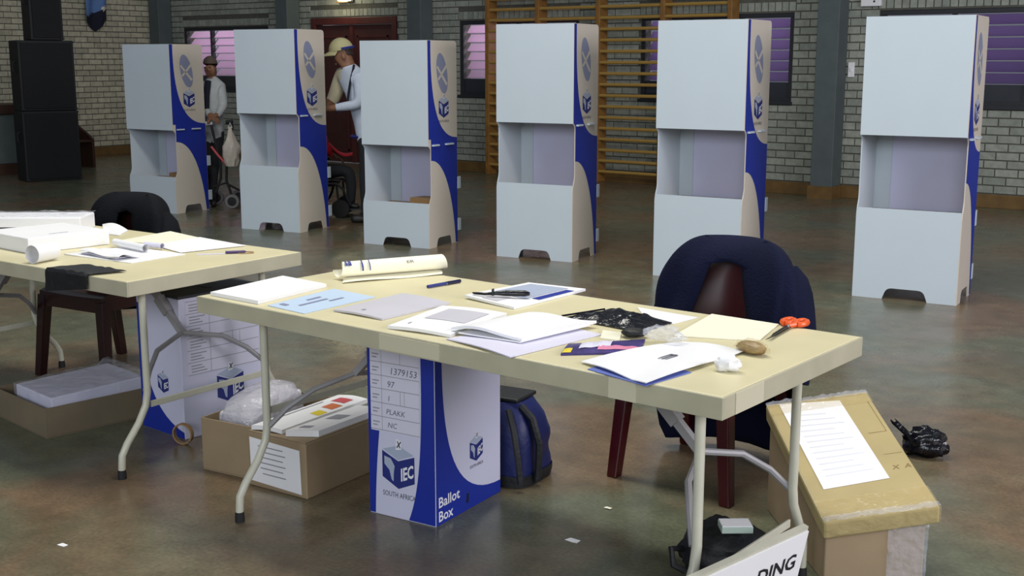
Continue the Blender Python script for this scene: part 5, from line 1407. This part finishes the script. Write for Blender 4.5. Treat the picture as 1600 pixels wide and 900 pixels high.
mb = MB(); mb.tube(pts, 0.016, 6); mb.build('hem_band', M_navy, man, smooth=True)

# --- person in pale jumper holding the walking frame, behind the first booth
G = P(330, 322); D0 = G.dot(FH)
J = {}; B = []
J['pelvis'] = (m_(333, 208), (0.12, 0.10)); J['belly'] = (m_(334, 180), (0.115, 0.095)); J['chest'] = (m_(334, 152), (0.13, 0.10)); J['upper'] = (m_(333, 132), (0.11, 0.085))
J['neck'] = (m_(331, 120), 0.048); J['skull'] = (m_(329, 108), (0.068, 0.078)); J['crown'] = (m_(328, 100), (0.066, 0.075)); J['jaw'] = (m_(329, 118, -0.05), 0.04); J['nose'] = (m_(326, 109, -0.09), 0.012)
B += [('pelvis', 'belly', 0), ('belly', 'chest', 0), ('chest', 'upper', 0), ('upper', 'neck', 1), ('neck', 'skull', 1), ('skull', 'crown', 1), ('skull', 'jaw', 1), ('skull', 'nose', 1)]
for s, sx in (('r', 1), ('l', -1)):
    J['sh' + s] = (m_(333 + sx * 12, 136, -0.02), 0.058); J['el' + s] = (m_(333 + sx * 16, 165, -0.06), 0.050); J['wr' + s] = (m_(334 + sx * 7, 180, -0.2), 0.033)
    B += [('upper', 'sh' + s, 0), ('sh' + s, 'el' + s, 0), ('el' + s, 'wr' + s, 0)]
    hand(J, B, 'wr' + s, -FH * 0.5 + RGT * (-sx * 0.7) + Vector((0, 0, -0.25)), Vector((0, 0, 1)), 1, 'h' + s, 0.5)
    J['hip' + s] = (m_(333 + sx * 8, 216, 0.0), 0.075); J['kne' + s] = (m_(329 + sx * 5, 268, -0.02), 0.052)
    ft = m_(328 + sx * 5, 322, 0.0); J['ank' + s] = (Vector((ft.x, ft.y, 0.085)), 0.04); J['hee' + s] = (Vector((ft.x, ft.y, 0.034)), (0.04, 0.032)); J['toe' + s] = (Vector((ft.x, ft.y, 0.034)) - FH * 0.14 + RGT * 0.04, (0.04, 0.03))
    B += [('pelvis', 'hip' + s, 2), ('hip' + s, 'kne' + s, 2), ('kne' + s, 'ank' + s, 2), ('ank' + s, 'hee' + s, 3), ('hee' + s, 'toe' + s, 3)]
base = Vector((J['pelvis'][0].x, J['pelvis'][0].y, 0))
wo = figure('person', base, J, B, [M_sweat2, M_skin1, M_trouser, M_shoe], 'pelvis', 'person in pale grey jumper standing beside the leftmost booth, hands together')
hd = J['crown'][0] - base
def hairf(u, v):
    a = 2 * PI * u; b = v * PI / 2
    return hd + RGT * (0.073 * math.cos(a) * math.cos(b)) + FH * (0.080 * math.sin(a) * math.cos(b) + 0.016) + Vector((0, 0, 0.004 + 0.080 * math.sin(b) - 0.03 * max(0, math.sin(a)) * math.cos(b)))
mb = MB(); mb.grid(hairf, 24, 8); mb.build('hair', mat('grey_brown_hair', (84, 70, 60), 0.8), wo, smooth=True, weld=True)
mb = MB()
for s in (-1, 1): mb.lathe([(0.001, -0.007), (0.007, -0.004), (0.009, 0.0), (0.007, 0.004), (0.001, 0.007)], 10, Matrix.Translation(hd - FH * 0.074 + RGT * (0.026 * s - 0.01) + Vector((0, 0, -0.035))))
mb.build('eye', M_hair, wo, smooth=True)
mb = MB(); mb.tube([hd - FH * 0.085 + RGT * (0.025 * k - 0.01) + Vector((0, 0, -0.115)) for k in (-1, 0, 1)], 0.006, 6); mb.build('mouth', mat('lip', (104, 62, 50), 0.5), wo, smooth=True)
mb = MB(); mb.tube([m_(325, 126, -0.11) - base, m_(322.5, 150, -0.14) - base, m_(322, 178, -0.14) - base], 0.032, 8); mb.build('scarf', M_flag_dk, wo, smooth=True)

# --- wheeled walking frame beside that person
G = P(352, 326); D0 = G.dot(FH)
base = Vector((G.x, G.y, 0)) + FH * 0.1
wk = empty('walking_frame', base, 0, 'wheeled walking frame standing between the two left booths', 'walking frame')
def wm(px, py, dd=0.0): return m_(px, py, dd) - base
for (top_, knee, foot_) in (((362, 190), (354, 262), (363, 308)), ((330, 192), (345, 258), (338, 300))):
    mb = MB(); mb.tube([wm(top_[0] - 7, top_[1] + 1), wm(*top_), wm(top_[0] + 1, top_[1] + 8), wm(*knee), wm(knee[0], knee[1] + 20), wm(*foot_)], 0.014, 8); mb.build('side_tube', M_rubber, wk, smooth=True)
    mb = MB(); mb.tube([wm(top_[0] - 9, top_[1] + 1), wm(top_[0] + 2, top_[1])], 0.021, 8); mb.build('hand_grip', M_white_print if top_[0] < 340 else M_rubber, wk, smooth=True)
mb = MB(); mb.tube([wm(330, 229, -0.03), wm(341, 243, -0.03), wm(353, 256, -0.03)], 0.012, 8); mb.build('red_link_bar', M_red, wk, smooth=True)
mb = MB(); mb.tube([wm(362, 226, -0.03), wm(357, 243, -0.03), wm(354, 258, -0.03)], 0.012, 8); mb.build('red_link_bar', M_red, wk, smooth=True)
mb = MB(); mb.tube([wm(333, 292), wm(352, 286), wm(374, 297, 0.1)], 0.010, 8); mb.build('cross_tube', M_rubber, wk, smooth=True)
for px, py, dd in ((363, 315, -0.0), (339, 312, 0.35), (374, 308, 0.45)):
    c = m_(px, py, dd); c = Vector((c.x, c.y, 0.0755)) - base
    Rw = Matrix.Translation(c) @ (Matrix.Rotation(math.radians(36.9), 4, 'Z') @ Matrix.Rotation(PI / 2, 4, 'X'))
    mb = MB(); mb.lathe([(0.045, -0.018), (0.07, -0.018), (0.075, -0.010), (0.075, 0.010), (0.07, 0.018), (0.045, 0.018)], 22, Rw)
    wh = mb.build('wheel', mat('grey_tyre', (120, 118, 116), 0.6), wk, smooth=True)
    mb = MB(); mb.lathe([(0.012, -0.022), (0.047, -0.0185), (0.047, 0.0185), (0.012, 0.022)], 18, Rw); mb.build('hub', M_rubber, wh, smooth=True)
# white bag hanging from the frame
bc = m_(361, 232, -0.06)
root = empty('shopping_bag', (bc.x, bc.y, bc.z - 0.2), 0, 'white carrier bag hanging on the walking frame', 'shopping bag')
def sb_(u, v):
    a = 2 * PI * u; z = 0.02 + 0.40 * v
    r = (0.75 + 0.5 * math.sin(PI * min(1, v * 1.1))) * (1 - 0.72 * max(0, v - 0.35) / 0.65)
    n = 0.02 * noise.noise(Vector((math.cos(a) * 2, math.sin(a) * 2, v * 5)))
    return RGT * ((0.075 * r + n) * math.cos(a)) + FH * ((0.05 * r + n) * math.sin(a)) + Vector((0, 0, z))
mb = MB(); mb.grid(sb_, 24, 14); mb.add([sb_(k / 24, 0) for k in range(24)], [tuple(range(24))]); mb.build('bag_body', mat('white_carrier_plastic', (206, 196, 180), 0.4, var=0.1, scale=12, bump=0.5, bscale=25), root, smooth=True, weld=True)
mb = MB(); mb.tube([Vector((0, 0, 0.41)) + RGT * 0.02, Vector((0, 0, 0.46)) + RGT * 0.0, Vector((0, 0, 0.41)) - RGT * 0.02], 0.004, 6); mb.build('bag_handle', M_white, root)

# --- person in a wheelchair behind the second booth, knees to the right
G = P(520, 344); D0 = G.dot(FH) + 0.35
J = {}; B = []
J['pelvis'] = (m_(492, 266), (0.14, 0.11)); J['belly'] = (m_(492, 240), (0.14, 0.11)); J['chest'] = (m_(491, 212), (0.15, 0.11)); J['upper'] = (m_(491, 194), (0.12, 0.095)); J['neck'] = (m_(491, 181), 0.05)
J['skull'] = (m_(493, 168), (0.07, 0.08)); J['crown'] = (m_(492, 160), (0.07, 0.078)); J['jaw'] = (m_(499, 176), 0.04); J['nose'] = (m_(505, 168), 0.012)
B += [('pelvis', 'belly', 0), ('belly', 'chest', 0), ('chest', 'upper', 0), ('upper', 'neck', 1), ('neck', 'skull', 1), ('skull', 'crown', 1), ('skull', 'jaw', 1), ('skull', 'nose', 1)]
for s, dd in (('l', -0.15), ('r', 0.15)):
    J['sh' + s] = (m_(497, 203, dd), 0.068); J['el' + s] = (m_(508, 232, dd * 1.2), 0.055); J['wr' + s] = (m_(517, 240, dd * 0.7), 0.036)
    B += [('upper', 'sh' + s, 0), ('sh' + s, 'el' + s, 0), ('el' + s, 'wr' + s, 0)]
    hand(J, B, 'wr' + s, RGT + Vector((0, 0, -0.3)), Vector((0, 0, 1)), 1, 'h' + s, 0.6)
    J['hip' + s] = (m_(500, 268, dd * 0.6), 0.085); J['kne' + s] = (m_(545, 266, dd * 0.7), 0.068); J['shi' + s] = (m_(549, 290, dd * 0.7), 0.056); J['ank' + s] = (m_(549, 312, dd * 0.7), 0.043)
    J['hee' + s] = (m_(547, 321, dd * 0.7), (0.04, 0.032)); J['toe' + s] = (m_(563, 323, dd * 0.7), (0.04, 0.03))
    B += [('pelvis', 'hip' + s, 2), ('hip' + s, 'kne' + s, 2), ('kne' + s, 'shi' + s, 2), ('shi' + s, 'ank' + s, 2), ('ank' + s, 'hee' + s, 3), ('hee' + s, 'toe' + s, 3)]
pz = J['hipl'][0].z - 0.10
base = Vector((J['pelvis'][0].x, J['pelvis'][0].y, pz))
si = figure('person', base, J, B, [M_redcloth, M_skin2, M_trouser, M_shoe], 'pelvis', 'seated person in red top and black trousers, mostly hidden by the second booth')
hd = J['crown'][0] - base
mb = MB(); mb.grid(lambda u, v: hd + RGT * (0.082 * math.cos(2 * PI * u) * math.cos(v * PI / 2) - 0.01) + FH * (0.088 * math.sin(2 * PI * u) * math.cos(v * PI / 2)) + Vector((0, 0, 0.01 + 0.085 * math.sin(v * PI / 2))), 24, 8); mb.build('hair', M_hair, si, smooth=True, weld=True)
def bk_(u, v): return m_(515 + 36 * u, 238 + 14 * u + 8 * math.sin(u * 3), -0.16 + 0.3 * v) - base + Vector((0, 0, 0.085 - 0.04 * abs(v - 0.5)))
mb = MB(); mb.grid(bk_, 12, 8, thick=Vector((0, 0, 0.012))); mb.build('lap_cloth', M_redcloth, si, smooth=True)
# wheelchair
base = Vector((J['pelvis'][0].x, J['pelvis'][0].y, 0))
wc = empty('wheelchair', base, 0, 'dark wheelchair half hidden behind the second booth from left', 'wheelchair')
sz = pz - 0.005
def wl(px, py, dd=0.0): return m_(px, py, dd) - base
cx = J['pelvis'][0]
ux = RGT
def bp_(r, d, z): return ux * r + FH * d + Vector((0, 0, z))
mb = MB(); mb.hexa([bp_(-0.20, -0.21, sz - 0.03), bp_(0.22, -0.21, sz - 0.03), bp_(0.22, 0.21, sz - 0.03), bp_(-0.20, 0.21, sz - 0.03)], [bp_(-0.20, -0.21, sz), bp_(0.22, -0.21, sz), bp_(0.22, 0.21, sz), bp_(-0.20, 0.21, sz)]); mb.build('seat', M_bag_black, wc, bevel=0.006)
mb = MB(); mb.hexa([bp_(-0.27, -0.2, sz + 0.05), bp_(-0.24, -0.2, sz + 0.05), bp_(-0.24, 0.2, sz + 0.05), bp_(-0.27, 0.2, sz + 0.05)], [bp_(-0.31, -0.2, sz + 0.45), bp_(-0.28, -0.2, sz + 0.45), bp_(-0.28, 0.2, sz + 0.45), bp_(-0.31, 0.2, sz + 0.45)]); mb.build('backrest', M_bag_black, wc, bevel=0.006)
for sd_ in (-1, 1):
    Rw = Matrix.Translation(bp_(-0.15, sd_ * 0.27, 0.30)) @ (Matrix.Rotation(math.radians(36.9), 4, 'Z') @ Matrix.Rotation(PI / 2, 4, 'X'))
    mb = MB(); pts = [Rw @ Vector((0.287 * math.cos(t), 0.287 * math.sin(t), 0)) for t in [2 * PI * k / 36 for k in range(37)]]
    mb.tube(pts, 0.013, 8); wh = mb.build('rear_wheel', M_rubber, wc, smooth=True)
    for k in range(8):
        t = 2 * PI * k / 8; mb = MB(); mb.tube([Rw @ Vector((0.02 * math.cos(t), 0.02 * math.sin(t), 0)), Rw @ Vector((0.28 * math.cos(t), 0.28 * math.sin(t), 0))], 0.003, 5); mb.build('spoke', M_metal, wh)
    Rw = Matrix.Translation(bp_(0.27, sd_ * 0.20, 0.09)) @ (Matrix.Rotation(math.radians(36.9), 4, 'Z') @ Matrix.Rotation(PI / 2, 4, 'X'))
    mb = MB(); mb.lathe([(0.03, -0.014), (0.083, -0.014), (0.089, -0.006), (0.089, 0.006), (0.083, 0.014), (0.03, 0.014)], 22, Rw); mb.build('caster_wheel', M_rubber, wc, smooth=True)
    mb = MB(); mb.tube([bp_(-0.26, sd_ * 0.235, sz + 0.5), bp_(-0.22, sd_ * 0.235, sz), bp_(0.24, sd_ * 0.235, sz), bp_(0.30, sd_ * 0.22, sz - 0.05), bp_(0.36, sd_ * 0.16, 0.12)], 0.012, 8); mb.build('side_frame', M_winframe, wc, smooth=True)
    mb = MB(); mb.tube([bp_(0.24, sd_ * 0.225, sz - 0.02), bp_(0.25, sd_ * 0.21, 0.2), bp_(0.27, sd_ * 0.20, 0.09)], 0.011, 8); mb.build('caster_fork', M_winframe, wc, smooth=True)
    mb = MB(); mb.hexa([bp_(0.28, sd_ * 0.03, 0.075), bp_(0.46, sd_ * 0.03, 0.075), bp_(0.46, sd_ * 0.17, 0.075), bp_(0.28, sd_ * 0.17, 0.075)], [bp_(0.28, sd_ * 0.03, 0.087), bp_(0.46, sd_ * 0.03, 0.087), bp_(0.46, sd_ * 0.17, 0.087), bp_(0.28, sd_ * 0.17, 0.087)]); mb.build('footplate', M_winframe, wc)
    mb = MB(); mb.hexa([bp_(-0.2, sd_ * 0.235 - 0.03, sz + 0.19), bp_(0.12, sd_ * 0.235 - 0.03, sz + 0.19), bp_(0.12, sd_ * 0.235 + 0.03, sz + 0.19), bp_(-0.2, sd_ * 0.235 + 0.03, sz + 0.19)], [bp_(-0.2, sd_ * 0.235 - 0.03, sz + 0.22), bp_(0.12, sd_ * 0.235 - 0.03, sz + 0.22), bp_(0.12, sd_ * 0.235 + 0.03, sz + 0.22), bp_(-0.2, sd_ * 0.235 + 0.03, sz + 0.22)]); mb.build('armrest', M_bag_black, wc, bevel=0.006)
bpy.context.view_layer.update()
